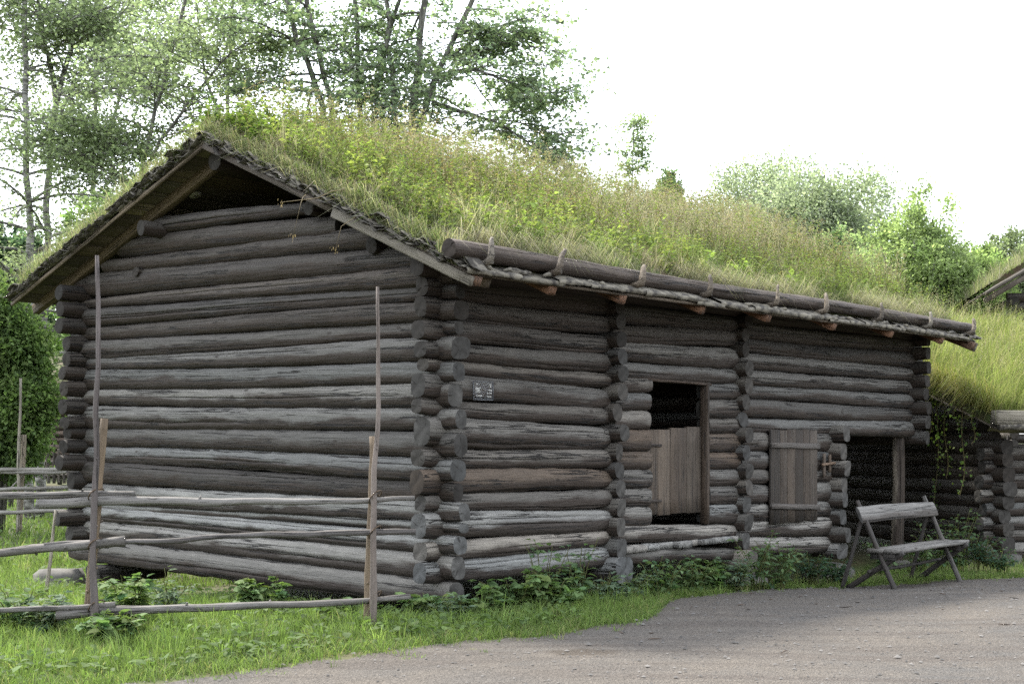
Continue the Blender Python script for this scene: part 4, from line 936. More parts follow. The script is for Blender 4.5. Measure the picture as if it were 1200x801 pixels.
def tufts(mb, x, y, zfun, per, h0, w, cols, wts, spread=.05, bias=(0, 0), fan=.55):
    """clumps of blades that share a tone and fan out from one root"""
    n = len(x); h = np.repeat(h0, per) * R.uniform(.55, 1.15, n * per); c = np.repeat(pick(n, cols, wts) * np.exp(R.normal(0, .22, (n, 1))), per, 0) * np.exp(R.normal(0, .14, (n * per, 1)))
    a = R.uniform(0, 6.28, n * per); r = R.random(n * per) ** .6; tl = np.repeat(R.normal(0, .22, (n, 2)), per, 0)
    ox, oy = np.cos(a) * r, np.sin(a) * r; X = np.repeat(x, per) + ox * spread; Y = np.repeat(y, per) + oy * spread
    ln = np.stack([ox * fan + tl[:, 0] + bias[0], oy * fan + tl[:, 1] + bias[1], 0 * ox], 1) + rlean(n * per, .12)
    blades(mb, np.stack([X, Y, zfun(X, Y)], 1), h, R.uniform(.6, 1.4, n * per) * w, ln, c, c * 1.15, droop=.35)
GRN = (.10, .14, .055); YGR = (.15, .185, .07); PGR = (.175, .19, .11); STRAW = (.30, .28, .205); PINK = (.27, .225, .19); DRY = (.19, .165, .125); DGR = (.045, .08, .02)
# roof vegetation, patchy by kind
def rw(u, v):
    p = C0[None] + u[:, None] * UD + v[:, None] * VD; return np.stack([p[:, 0], p[:, 1], turf_z(u, v) - .01], 1)
def patch(u, v, s=1.0, ph=0.0):
    return np.sin(u * 1.7 * s + 1.3 * np.sin(v * 1.9 * s + ph) + ph) * np.sin(v * 2.3 * s + 1.1 * np.sin(u * 1.1 * s + 2 * ph)) * .5 + .5
def roof_z(X, Y):
    dx, dy = X - C0[0], Y - C0[1]; return turf_z(dx * UD[0] + dy * UD[1], dx * VD[0] + dy * VD[1]) - .01
mb = MB(); n = 7200
u = R.uniform(UA + .04, UB - .04, n); v = R.uniform(EV + .2, 4.3, n); pa = patch(u, v); pb_ = patch(u, v, .7, 2.1); pc = patch(u, v, 1.6, 3.3)
h = R.gamma(4, .045, n) * (.45 + 1.1 * pb_); h = np.clip(h, .05, .55); ed = np.minimum.reduce([u - UA, UB - u, v - EV]); h *= np.clip(ed / .4, .4, 1)
p_ = b2w(0, 0, 0)[None, :2] + u[:, None] * UD + v[:, None] * VD; dn = -VD * .18
for sel, cs, ws, hm in ((pa > .62, [STRAW, PINK, DRY, PGR], [3, 3, 2, 2], 1.1), ((pa <= .62) & (pa > .3), [GRN, YGR, PGR, STRAW, DGR], [3, 3, 3, 1.5, 1], 1.0), (pa <= .3, [(.15, .21, .06), YGR, (.27, .30, .17), GRN], [3, 3, 1.5, 1.5], .8)):
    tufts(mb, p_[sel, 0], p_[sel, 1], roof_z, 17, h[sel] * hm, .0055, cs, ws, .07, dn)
n = 30000; u = R.uniform(UA + .02, UB - .02, n); v = R.uniform(EV + .18, 4.3, n); c = pick(n, [GRN, YGR, PGR, STRAW, DRY], [2, 2, 2, 2, 2]) * np.exp(R.normal(0, .25, (n, 1)))
blades(mb, rw(u, v), np.clip(R.gamma(4, .045, n), .04, .45), R.uniform(.003, .007, n), rlean(n, .5, dn), c, c * 1.15)
n = 20000; u = R.uniform(UA, UB, n); v = R.uniform(4.3, LV - .15, n); h = np.clip(R.gamma(5, .05, n), .05, .6); c = pick(n, [GRN, YGR, PGR, STRAW, DRY], [3, 3, 3, 2, 2]) * np.exp(R.normal(0, .2, (n, 1)))
blades(mb, rw(u, v), h, R.uniform(.005, .011, n), rlean(n, .38), c, c * 1.15)
# overhanging dry tufts at eave and verges
n = 7000; u = R.uniform(tu0 + .05, UB - .1, n); k = R.random(n) < np.clip(.45 + .9 * fbm1(u, np.random.default_rng(31), 5, .23), .05, 1); u = u[k]; n = len(u); v = np.full(n, EV + .23) + R.uniform(-.03, .08, n); c = pick(n, [STRAW, DRY, PGR], [3, 2, 1]) * np.exp(R.normal(0, .2, (n, 1)))
P = rw(u, v); P[:, 2] += .075; blades(mb, P, R.gamma(4, .045, n), np.full(n, .0045), rlean(n, .45, -VD * .95), c, droop=R.uniform(.5, 1.2, n))
n = 5200; v = R.uniform(EV + .2, LV - .2, n); u = np.full(n, UA) + R.uniform(.0, .12, n); c = pick(n, [STRAW, DRY, PGR, YGR, GRN], [2, 2, 3, 2, 2]) * np.exp(R.normal(0, .2, (n, 1)))
blades(mb, rw(u, v) , R.uniform(.08, .30, n), np.full(n, .006), rlean(n, .4, -UD * .45), c, droop=.7)
tag(mb.build('roof_grass', M_BLADE), 'mixed green and dry grass growing on the barn turf roof', kind='stuff')
mb = MB(); n = 15000; u = R.uniform(.8, UB - .1, n); v = R.uniform(.2, 3.9, n); k = R.random(n) < (.08 + .8 * patch(u, v, .6, 1.0) ** 1.5) * np.clip((u + v - 1.0) / 4.0, .12, 1); u, v = u[k], v[k]; n = len(u)
c = pick(n, [PINK, STRAW, DRY, (.30, .245, .205), (.35, .32, .26)], [3, 3, 1, 2, 3]) * np.exp(R.normal(0, .15, (n, 1)))
seedheads(mb, rw(u, v), R.uniform(.32, .72, n), rlean(n, .16), c, .16, 8, .014)
tag(mb.build('roof_seed_grass', M_BLADE), 'dry pinkish seed heads of tall grass along the barn roof', kind='stuff')
mb = MB()
n = 10500; u = R.uniform(UA + .1, UB - .1, n); v = R.uniform(EV + .3, 4.2, n); k = R.random(n) < patch(u, v, 1.1, 4.0) ** 1.5; u, v = u[k], v[k]; n = len(u)
weeds(mb, rw(u, v), R.uniform(.15, .55, n), pick(n, [(.125, .17, .055), (.16, .20, .07), (.10, .135, .055), (.15, .14, .08), (.06, .075, .035)], [2, 2, 2, 1, 1]), 13, .055, .5, .5, .15)
n = 2600; u = R.uniform(.3, UB - .3, n) ; v = R.uniform(.2, 3.9, n); k = R.random(n) < .15 + .85 * patch(u, v, .9, 5.0) ** 1.5; u, v = u[k], v[k]; n = len(u); weeds(mb, rw(u, v), R.uniform(.35, .75, n), pick(n, [(.14, .165, .06), (.17, .13, .075), (.15, .19, .055)], [2, 1, 1]), 15, .05, .3, .42, .18, (.11, .085, .05), (.24, .20, .15))
n = 480; u = R.uniform(.2, UB - .2, n); v = R.uniform(.8, 3.6, n); weeds(mb, rw(u, v), R.uniform(.45, .85, n), pick(n, [(.13, .16, .07), (.16, .15, .09), (.15, .18, .08)], [2, 1, 2]), 22, .075, .45, .42, .22, (.12, .10, .06), (.26, .23, .18))
n = 220; u = R.uniform(.2, UB - .4, n); v = R.uniform(EV + .4, 3.2, n); weeds(mb, rw(u, v), R.uniform(.10, .28, n), pick(n, [(.20, .27, .08), (.15, .21, .07)], [1, 1]), 14, .12, .3, .6, .35)
n = 130; u = R.uniform(UA + .15, 1.1, n); v = R.normal(RV - .1, .3, n); weeds(mb, rw(u, v), R.uniform(.12, .34, n), pick(n, [(.09, .15, .035), (.12, .17, .045)], [1, 1]), 11, .085, .2, .7, .25)
n = 900; u = R.uniform(UA + .2, 4.5, n); v = R.uniform(EV + .4, 3.4, n); k = R.random(n) < patch(u, v, 1.4, 2.7); u, v = u[k], v[k]; n = len(u)
weeds(mb, rw(u, v), R.uniform(.2, .5, n), pick(n, [(.20, .26, .08), (.24, .28, .09), (.15, .20, .07)], [2, 2, 1]), 16, .075, .4, .6, .2, (.13, .14, .06), (.20, .17, .10))
tag(mb.build('roof_weeds', M_LEAF), 'leafy weeds and small herbs rooted in the barn turf roof', kind='stuff')
# hut and cottage roof grass
def rw2(u, v):
    p = c2[None] + u[:, None] * U2D + v[:, None] * V2D; return np.stack([p[:, 0], p[:, 1], zr2(v) + .18], 1)
mb = MB(); n = 22000; u = R.uniform(-.55, 4.0, n); v = R.uniform(E2 + .1, RV2 + .8, n); h = np.clip(R.gamma(6, .06, n), .1, .8)
c = pick(n, [(.15, .18, .06), (.19, .21, .08), (.22, .21, .11), (.12, .155, .045), (.25, .22, .145)], [3, 3, 2, 2, 1]) * np.exp(R.normal(0, .18, (n, 1)))
blades(mb, rw2(u, v), h, R.uniform(.005, .011, n), rlean(n, .4, -V2D * .55), c, c * 1.15)
def hut_z(X, Y):
    dx, dy = X - c2[0], Y - c2[1]; return zr2(dx * V2D[0] + dy * V2D[1]) + .18
n = 2600; u = R.uniform(-.5, 4.0, n); v = R.uniform(E2 + .1, RV2 + .8, n); p_ = c2[None] + u[:, None] * U2D + v[:, None] * V2D
tufts(mb, p_[:, 0], p_[:, 1], hut_z, 15, np.clip(R.gamma(5, .08, n), .15, .85), .008, [(.15, .18, .06), (.20, .215, .085), (.25, .225, .135), (.11, .15, .045)], [3, 2, 2, 2], .08, -V2D * .35)
n = 4200; u = R.uniform(-.58, -.40, n); v = R.uniform(E2 + .1, RV2, n); blades(mb, rw2(u, v), R.uniform(.25, .75, n), np.full(n, .008), rlean(n, .4, -U2D * .55 - V2D * .2), pick(n, [(.15, .175, .045), (.22, .2, .08)], [1, 1]), droop=.9)
n = 900; u = R.uniform(-.4, 3.5, n); v = R.uniform(0, RV2 + .5, n); seedheads(mb, rw2(u, v), R.uniform(.4, .9, n), rlean(n, .2), pick(n, [PINK, STRAW], [1, 2]) * np.exp(R.normal(0, .15, (n, 1))), .14, 7)
tag(mb.build('hut_roof_grass', M_BLADE), 'long pale yellow-green grass hanging over the hut roof', kind='stuff')
mb = MB(); n = 9000; u = R.uniform(.05, 7, n); v = R.uniform(.0, 6, n); cr, sr = math.cos(math.radians(-10)), math.sin(math.radians(-10))
P = np.stack([c3[0] + u * cr - v * sr, c3[1] + u * sr + v * cr, np.vectorize(zr3)(u) + .2], 1); blades(mb, P, np.clip(R.gamma(5, .06, n), .1, .7), R.uniform(.01, .018, n), rlean(n, .35), pick(n, [PGR, STRAW, YGR, DRY], [3, 2, 2, 1]))
tag(mb.build('cottage_roof_grass', M_BLADE), 'dry pale grass on the cottage roof at the right edge', kind='stuff')

# lawn
def inbarn(x, y, mg=0.0):
    dx, dy = x - C0[0], y - C0[1]; u = dx * UD[0] + dy * UD[1]; v = dx * VD[0] + dy * VD[1]
    return (u > -mg) & (u < U4 + mg) & (v > -mg) & (v < GW + mg), u, v
def lawn(n, x0, x1, y0, y1, hm, w, cols, wts, pw=1.0):
    x = R.uniform(x0, x1, n); y = y0 + (y1 - y0) * R.random(n) ** pw
    k = (~on_path(x, y, -.03 + .06)) & (np.abs(x) < y * .42 + 1.0); x, y = x[k], y[k]; ib, u, v = inbarn(x, y); k = ~ib | (R.random(len(x)) < .02); x, y = x[k], y[k]
    n = len(x); d = np.clip((y - edge_y(x)) / .5, 0, 1); cl = .55 + .9 * (np.sin(x * 2.1 + 1.7 * np.sin(y * 1.3)) * np.sin(y * 2.7 + x) * .5 + .5)
    _, u, v = inbarn(x, y); h = np.clip(R.gamma(5, hm / 5, n), .02, hm * 2.6) * (.35 + .65 * d) * cl * np.where((u > -1.1) & (u < 1) & (v > -.5) & (v < 7), .5, 1); c = pick(n, cols, wts) * np.exp(R.normal(0, .2, (n, 1)))
    P = np.stack([x, y, H(x, y)], 1); return P, h, np.full(n, w) * R.uniform(.7, 1.3, n), c
mb = MB(); G3 = [(.095, .145, .04), (.12, .175, .052), (.145, .195, .062), (.19, .195, .09)]
for a in ((50000, -6, 2, 8.4, 14, .085, .0065), (34000, -9, -1, 13.5, 21, .09, .010), (26000, -16, -3, 20, 46, .16, .022), (16000, 1.5, 9, 12, 20.5, .10, .008), (9000, -6, 1.8, 8.3, 13, .05, .006)):
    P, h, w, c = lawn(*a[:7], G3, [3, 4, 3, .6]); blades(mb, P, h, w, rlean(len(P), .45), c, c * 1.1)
for n, x0, x1, y0, y1, hm in ((4200, -6, 2, 8.4, 14, .12), (1500, -9, -2, 13, 22, .14), (900, 1.6, 9, 12.5, 20, .12)):
    x = R.uniform(x0, x1, n); y = R.uniform(y0, y1, n); k = (~on_path(x, y, -.05)) & ~inbarn(x, y)[0]; x, y = x[k], y[k]; d = np.clip((y - edge_y(x)) / .5, .4, 1)
    _, u, v = inbarn(x, y); tufts(mb, x, y, H, 15, R.gamma(5, hm / 5, len(x)) * d * np.where((u > -1.1) & (u < 1) & (v > -.5) & (v < 7), .4, 1), .006, G3, [3, 4, 3, .6], .06)
n = 620; x = R.uniform(-3.4, 8.5, n); y = edge_y(x) + .05 - R.gamma(1.2, .16, n); tufts(mb, x, y, H, 9, R.gamma(4, .014, n), .005, G3, [3, 4, 3, 1], .035, (0, 0), .9)   # weeds creeping into the gravel
# straggling blades along the path edge
n = 15000; x = R.uniform(-3.6, 8, n); y = edge_y(x) + R.normal(0.03, .14, n) + .17 * fbm1(x, np.random.default_rng(77), 5, .9); P = np.stack([x, y, H(x, y)], 1); blades(mb, P, np.clip(R.gamma(4, .018, n), .02, .16), np.full(n, .006), rlean(n, .7), pick(n, G3, [3, 3, 2, 1]) * np.exp(R.normal(0, .2, (n, 1))))
tag(mb.build('lawn_grass', M_BLADE), 'fresh green grass of the lawn around the barn', kind='stuff')
# broad-leaved ground cover among the grass
mb = MB()
def cover(n, x0, x1, y0, y1, L, cols, hh, ok=None):
    x = R.uniform(x0, x1, n); y = R.uniform(y0, y1, n); k = ~on_path(x, y, -.12); x, y = x[k], y[k]; ib, u, v = inbarn(x, y); k = ~ib
    cl = np.sin(x * 1.9 + 2 * np.sin(y * 1.1)) * np.sin(y * 1.6 + x * .8) > R.uniform(-.6, .7, len(x)); k &= cl; x, y = x[k], y[k]; n = len(x)
    P = np.stack([x, y, H(x, y) + R.uniform(.2, 1, n) * hh], 1); a = R.uniform(0, 6.28, n); d = np.stack([np.cos(a), np.sin(a), R.uniform(-.1, .7, n)], 1)
    l = R.uniform(.6, 1.4, n) * L; bigleaf(mb, P, d, np.array([0, 0, 1.0]) + R.normal(0, .3, (n, 3)), l, l * R.uniform(.4, .75, n), pick(n, cols, [1] * len(cols)) * np.exp(R.normal(0, .2, (n, 1))))
LC = [(.08, .125, .04), (.10, .15, .05), (.07, .11, .04)]
cover(9000, -6, .6, 8.4, 13, .075, LC, .10); cover(3600, -9, -2, 12.5, 22, .09, LC, .14); cover(1500, -14, -4, 20, 40, .16, LC, .2); cover(1100, 1.6, 8, 12.5, 19.5, .07, LC, .12)
tag(mb.build('ground_cover', M_LEAF), 'low broad leaves of wild herbs mixed into the lawn', kind='stuff')

# single leafy plants along the foot of the barn walls and by the fence
def leafy_plant(name, p, h, spread, kind, label, group):
    o = empty(name, tuple(p)); tag(o, label, 'plant', group); mb = MB(); ms = MB()
    ns = int(R.integers(7, 12)) if kind != 'mound' else 16
    if label.startswith('single'): ns = 1
    h *= 1.0; spread *= 1.05
    for s in range(ns):
        a = R.uniform(0, 6.28); b = np.array([math.cos(a), math.sin(a), 0]) * R.uniform(.0, .35) * spread; tipd = np.array([math.cos(a), math.sin(a), 0]) * R.uniform(.1, .8) * spread; hh = h * R.uniform(.55, 1.1)
        t = np.linspace(0, 1, 7)[:, None]; pts = b + tipd * t ** 1.8 + np.array([0, 0, 1.0]) * hh * (t - .12 * t ** 3) + R.normal(0, .008, (7, 3)); pts[0, 2] = -.03
        tube(ms, pts, np.linspace(.007, .003, 7), 5, (.08, .085, .03), caps=False)
        m = {'nettle': 18, 'hop': 16, 'mound': 17, 'lupin': 17}[kind]
        tt_ = np.sort(R.uniform(.15 if kind != 'mound' else .35, 1, m)); q = np.stack([np.interp(tt_, t[:, 0], pts[:, k]) for k in range(3)], 1)
        az = R.uniform(0, 6.28, m); d = np.stack([np.cos(az), np.sin(az), R.normal(.1, .3, m)], 1)
        nr = np.array([0, 0, 1.0]) + R.normal(0, .3, (m, 3)) + tipd * .3
        base = {'nettle': (.10, .155, .07), 'hop': (.12, .18, .07), 'mound': (.055, .095, .055), 'lupin': (.115, .16, .10)}[kind]; c = cvar(base, m, .2, .08)
        l = {'nettle': .12, 'hop': .135, 'mound': .085, 'lupin': .13}[kind] * R.uniform(.6, 1.25, m) * (1.1 - .5 * tt_); wd = {'nettle': .55, 'hop': .85, 'mound': .8, 'lupin': .35}[kind]
        q2 = q + d * .03; bigleaf(mb, q2, d, nr, l, l * wd, c)
        if kind in ('hop', 'lupin'):           # leaflets to each side
            for sg in (-.8, .8):
                d2 = np.stack([d[:, 0] * math.cos(sg) - d[:, 1] * math.sin(sg), d[:, 0] * math.sin(sg) + d[:, 1] * math.cos(sg), d[:, 2]], 1); bigleaf(mb, q2, d2, nr, l * .8, l * wd * .7, c * .95)
    ms.build('stem', M_STEM, o); mb.build('foliage', M_LEAF, o); return o
def gpt(px, Y): x = (px - 600) / F * Y; return np.array([x, Y, float(H(x, Y))])
PL = [  # px, depth, height, spread, kind, label
    (497, 12.3, .24, .26, 'hop', 'low bright green plant at the very foot of the front barn corner'),
    (530, 12.1, .22, .30, 'lupin', 'feathery pale green plant right of the front barn corner'),
    (566, 12.4, .28, .32, 'hop', 'light green leafy plant below the left end of the front wall'),
    (604, 12.7, .36, .34, 'hop', 'leafy plant with pale lobed leaves under the first bay of logs'),
    (640, 13.0, .72, .26, 'nettle', 'tall upright nettle rising before the bottom logs of the first bay'),
    (672, 13.2, .75, .26, 'nettle', 'tall drooping weed with big leaves near the first cross wall'),
    (655, 12.7, .40, .34, 'hop', 'yellowish green plant in front of the tall nettles'),
    (705, 13.4, .27, .34, 'lupin', 'bluish green lupin patch in front of the first foot block'),
    (742, 13.8, .30, .36, 'lupin', 'bluish green lupin clump below the doorway, left of centre'),
    (775, 14.2, .45, .30, 'nettle', 'thin tall weeds in the shade below the door sill'),
    (808, 15.2, .45, .32, 'nettle', 'sparse wispy weed below the right side of the doorway'),
    (838, 15.5, .36, .30, 'hop', 'small bright leafed plant by the second foot block'),
    (885, 15.9, .78, .34, 'nettle', 'tall bushy weed right of the second foot block'),
    (912, 16.0, .62, .36, 'nettle', 'dense green weed in front of the hatch wall'),
    (862, 15.6, .42, .3, 'lupin', 'low grey-green herb at the path edge before the hatch'),
    (950, 16.9, .46, .36, 'mound', 'dark rounded leafy mound left of the bench, nearer the hatch'),
    (977, 17.3, .44, .34, 'mound', 'dark leafy mound touching the left bench legs'),
    (1100, 19.6, .75, .4, 'nettle', 'tall nettles behind the right end of the bench'),
    (1122, 19.7, .95, .35, 'nettle', 'tallest nettle behind the bench, against the dark porch'),
    (1080, 19.3, .60, .35, 'nettle', 'nettle clump behind the middle of the bench'),
    (1145, 19.4, .62, .4, 'mound', 'broad dark green clump at the foot of the hut corner'),
    (1172, 19.5, .40, .35, 'mound', 'low dark clump under the hut wall at the right edge'),
    (1034, 19.2, .45, .35, 'nettle', 'dim nettle clump left of the porch post behind the bench'),
    (150, 11.6, .42, .34, 'hop', 'leafy green plant just right of the left fence stakes'),
    (196, 12.3, .45, .4, 'lupin', 'grey-green herb clump beneath the left end of the gable'),
    (305, 12.6, .34, .30, 'hop', 'dark green plant with pointed leaves at the middle of the gable foot'),
    (388, 12.1, .17, .16, 'hop', 'small yellow-green seedling left of the right fence stakes'),
    (60, 11.2, .34, .36, 'lupin', 'pale herb clump left of the left fence stakes'),
    (135, 10.6, .22, .3, 'hop', 'low leafy plant at the foot of the left fence stakes'),
    (20, 11.4, .40, .36, 'nettle', 'nettle-like clump at the left edge of the photo under the rails'),
    (145, 12.4, .55, .12, 'nettle', 'single thin upright weed behind the left fence stakes'),
]
for px, Y, h, s_, kd, lb in PL: leafy_plant('leafy_plant', gpt(px, Y), h, s_, kd, lb, 'leafy plants along the barn foot and fence')

# creeper hanging from the hut's verge
cr_ = empty('creeper', (0, 0, 0)); tag(cr_, 'thin green creeper hanging from the hut roof edge into the dark gap', 'creeper')
ms = MB(); mb = MB()
for (px, y0, y1, Y, m) in ((1098, 445, 610, 21.6, 130), (1108, 455, 560, 21.4, 45), (1091, 450, 520, 21.8, 34), (1128, 478, 580, 20.8, 36), (1140, 480, 520, 20.6, 22), (1120, 470, 500, 21.0, 26)):
    t = np.linspace(0, 1, 14); pts = np.stack([wpt(px + 4 * math.sin(q * 7 + px) * q, y0 + (y1 - y0) * q, Y) for q in t]); tube(ms, pts, .007, 4, (.08, .07, .03), caps=False)
    tt_ = R.random(m); q = np.stack([np.interp(tt_, t, pts[:, k]) for k in range(3)], 1) + R.normal(0, .05, (m, 3)); l = R.uniform(.03, .065, m); bigleaf(mb, q, R.normal(0, 1, (m, 3)) + [0, 0, -.4], R.normal(0, .5, (m, 3)) + [0, -1, .4], l, l * .8, cvar((.07, .11, .03), m, .25))
ms.build('vine', M_STEM, cr_); mb.build('foliage', M_LEAF, cr_)
# dry stalks hanging over the gable verge are part of roof grass; three long ones stand out
mb = MB()
for a, b, c in (((432, 250), (400, 265), (393, 292)), ((358, 228), (352, 240), (344, 275)), ((405, 222), (372, 232), (330, 237))):
    pts = [wpt(*a, 13.3), wpt((a[0] + b[0]) / 2, (a[1] + b[1]) / 2 - 3, 13.0), wpt(*b, 12.9), wpt(*c, 12.85)]; tube(mb, pts, [.004, .004, .003, .002], 4, (.22, .18, .12))
    e = pts[-1]; m = 10; leaves(mb, e + R.normal(0, .02, (m, 3)), R.normal(0, .3, (m, 3)) + [0, 0, -1], R.normal(0, 1, (m, 3)), .03, .007, np.array((.2, .15, .10)))
tag(mb.build('hanging_straw', M_BLADE), 'long dry straws hanging down over the gable verge', kind='stuff')

# ------------------------------------------------------------------ trees
def grow_tree(name, label, stems, nb, blen, leafL, nleaf, cols, bark, group=None, start=.25, up=.35, droop=.25, flat=.5, sig=.22, cat='tree', twigs=5):
    """stems: list of (points, r0, r1). Branches leave each stem; twigs carry the leaves."""
    base = stems[0][0][0]; o = empty(name, tuple(base)); tag(o, label, cat, group); mt = MB(); ml = MB(); LP = []
    for pts, r0, r1 in stems:
        pts = np.array(pts, float) - base; s = np.r_[0, np.cumsum(np.linalg.norm(np.diff(pts, axis=0), axis=1))]; m = 26; t = np.linspace(0, s[-1], m)
        P = np.stack([np.interp(t, s, pts[:, k]) for k in range(3)], 1); P[1:-1] = (P[:-2] + 2 * P[1:-1] + P[2:]) / 4; P += R.normal(0, .02, P.shape) * (r0 / .12)
        rad = .78 * (r0 + (r1 - r0) * np.linspace(0, 1, m) ** .8); tube(mt, P, rad, 8, None, .05)
        for b in range(nb):
            f = start + (1 - start) * (b + R.random()) / nb; i = min(m - 2, int(f * (m - 1))); p = P[i]; a = R.uniform(0, 6.28); L = blen * (1.15 - .75 * f) * R.uniform(.6, 1.25)
            d = np.array([math.cos(a), math.sin(a), up + R.normal(0, .2)]); d /= np.linalg.norm(d); k = 7; tt = np.linspace(0, 1, k)[:, None]
            B = p + d * L * tt + np.array([0, 0, -droop]) * L * tt ** 2 + np.cumsum(R.normal(0, .035 * L, (k, 3)), 0) * tt
            tube(mt, B, np.linspace(min(rad[i] * .5, .018 * L + .01), .006, k), 5, None, 0, False)
            for w in range(twigs):
                j = R.uniform(.22, 1) * (k - 1); q = np.array([np.interp(j, np.arange(k), B[:, c]) for c in range(3)]); a2 = a + R.normal(0, .9); l2 = L * R.uniform(.18, .42)
                d2 = np.array([math.cos(a2), math.sin(a2), R.normal(.1, .3)]); T = q + d2 * l2 * np.linspace(0, 1, 4)[:, None] + np.array([0, 0, -.12]) * l2 * np.linspace(0, 1, 4)[:, None] ** 2
                tube(mt, T, [.010, .008, .006, .004], 3, None, 0, False)
                LP.append(q + d2 * l2 * R.uniform(.1, 1.05, (nleaf, 1)) + R.normal(0, sig, (nleaf, 3)) * [1, 1, flat])
    LP = np.concatenate(LP); n = len(LP); a = R.uniform(0, 6.28, n); d = np.stack([np.cos(a), np.sin(a), R.normal(-.35, .35, n)], 1)
    l = leafL * R.uniform(.6, 1.35, n); leaves(ml, LP, d, np.array([0, 0, 1.0]) + R.normal(0, .55, (n, 3)), l, l * R.uniform(.6, .95, n), pick(n, cols, [1] * len(cols)) * np.exp(R.normal(0, .22, (n, 1))), .15)
    mt.build('trunk', bark, o, smooth=True); ml.build('crown', M_TREELEAF, o); return o
def S_(Y, *pp): return [wpt(px, py, Y + (p[0] if p else 0)) for px, py, *p in pp]
def foot_of(px, Y): x = (px - 600) / F * Y; return (np.array([x, Y, float(H(x, Y)) - .1]))
TC = [(.07, .115, .03), (.09, .14, .035), (.06, .10, .035), (.11, .15, .045)]
TCB = [(.17, .205, .13), (.195, .23, .145), (.21, .24, .155)]  # leaf tones paled to stand in for haze and glare
grow_tree('birch_tree', 'slender birch with a straight trunk at the far left edge, thinner of the two', [([foot_of(33, 32)] + S_(32, (33, 330), (33, 240), (30, 150), (29, 60), (26, -40), (24, -170)), .17, .06)], 54, 3.6, .09, 30, TCB, M_BIRCH, 'birches left of the barn', .28, .45, .35, .7, .2, twigs=7)
grow_tree('birch_tree', 'forked birch right beside the far left one, its trunk splitting high up', [([foot_of(46, 33)] + S_(33, (50, 330), (54, 250), (58, 190), (68, 110), (82, 60), (97, 10), (112, -80)), .18, .06), (S_(33, (67, 115), (57, 70), (48, 30), (40, -60)), .10, .04), (S_(33, (62, 150), (84, 105), (112, 60), (150, 0)), .06, .03)], 36, 3.5, .09, 30, TCB, M_BIRCH, 'birches left of the barn', .25, .4, .35, .7, .2, twigs=7)
grow_tree('aspen_tree', 'slim leaning aspen with sparse leaves rising behind the left roof slope', [([foot_of(150, 29)] + S_(29, (158, 280), (165, 200), (182, 130), (195, 80), (212, 30), (228, -60)), .11, .04), (S_(29, (162, 215), (185, 170), (225, 115), (262, 70), (300, 40)), .06, .02), (S_(29, (160, 240), (130, 190), (105, 160)), .05, .02)], 38, 3.0, .085, 28, TCB, M_TRUNK, None, .3, .4, .25, .7, .18, twigs=7)
MC = [(.175, .22, .15), (.195, .24, .16), (.21, .25, .155), (.155, .20, .145)]  # maple leaves paled too, haze held in the colour
grow_tree('maple_tree', 'maple with two close dark stems behind the roof ridge near the gable', [([foot_of(392, 29)] + S_(29, (386, 190), (381, 139), (368, 95), (356, 62), (341, 25), (330, -60)), .15, .06), ([foot_of(396, 29)] + S_(29, (395, 180), (390, 125), (374, 60), (362, 17), (352, -80)), .15, .06)], 36, 3.2, .10, 17, MC, M_TRUNK, 'maples behind the barn roof', .45, .15, .3, .45, .15, twigs=9)
grow_tree('maple_tree', 'large spreading maple with many fanning stems behind the middle of the roof', [
    ([foot_of(478, 28)] + S_(28, (480, 200), (482, 131), (492, 60), (499, 0), (505, -100)), .17, .07), ([foot_of(482, 28)] + S_(28, (484, 190), (489, 145), (510, 86), (530, 52), (547, 20), (575, -70)), .16, .06),
    ([foot_of(470, 28)] + S_(28, (466, 180), (461, 116), (457, 60), (453, 10), (450, -90)), .13, .05), ([foot_of(430, 28.5)] + S_(28.5, (424, 180), (420, 112), (420, 60), (418, 15), (412, -80)), .14, .05),
    ([foot_of(445, 28.5)] + S_(28.5, (439, 150), (440, 105), (450, 60), (470, 0), (480, -60)), .12, .05),
    (S_(28, (500, 110), (512, 90), (535, 84), (557, 82), (585, 90), (612, 104), (650, 130)), .075, .015), (S_(28, (505, 120), (540, 130), (575, 140), (610, 160), (640, 185)), .06, .015), (S_(28, (520, 70), (560, 45), (600, 42), (640, 62)), .06, .015)],
    23, 2.9, .10, 16, MC, M_TRUNK, 'maples behind the barn roof', .30, .12, .35, .4, .15, twigs=9)
grow_tree('birch_tree', 'small pale birch standing alone beyond the middle of the roof', [([foot_of(741, 55)] + S_(55, (741, 260), (741, 200), (742, 165), (743, 130)), .10, .02)], 40, 1.7, .13, 30, [(.19, .23, .14), (.22, .26, .16)], M_TRUNK, None, .40, .6, .2, .8, .22)
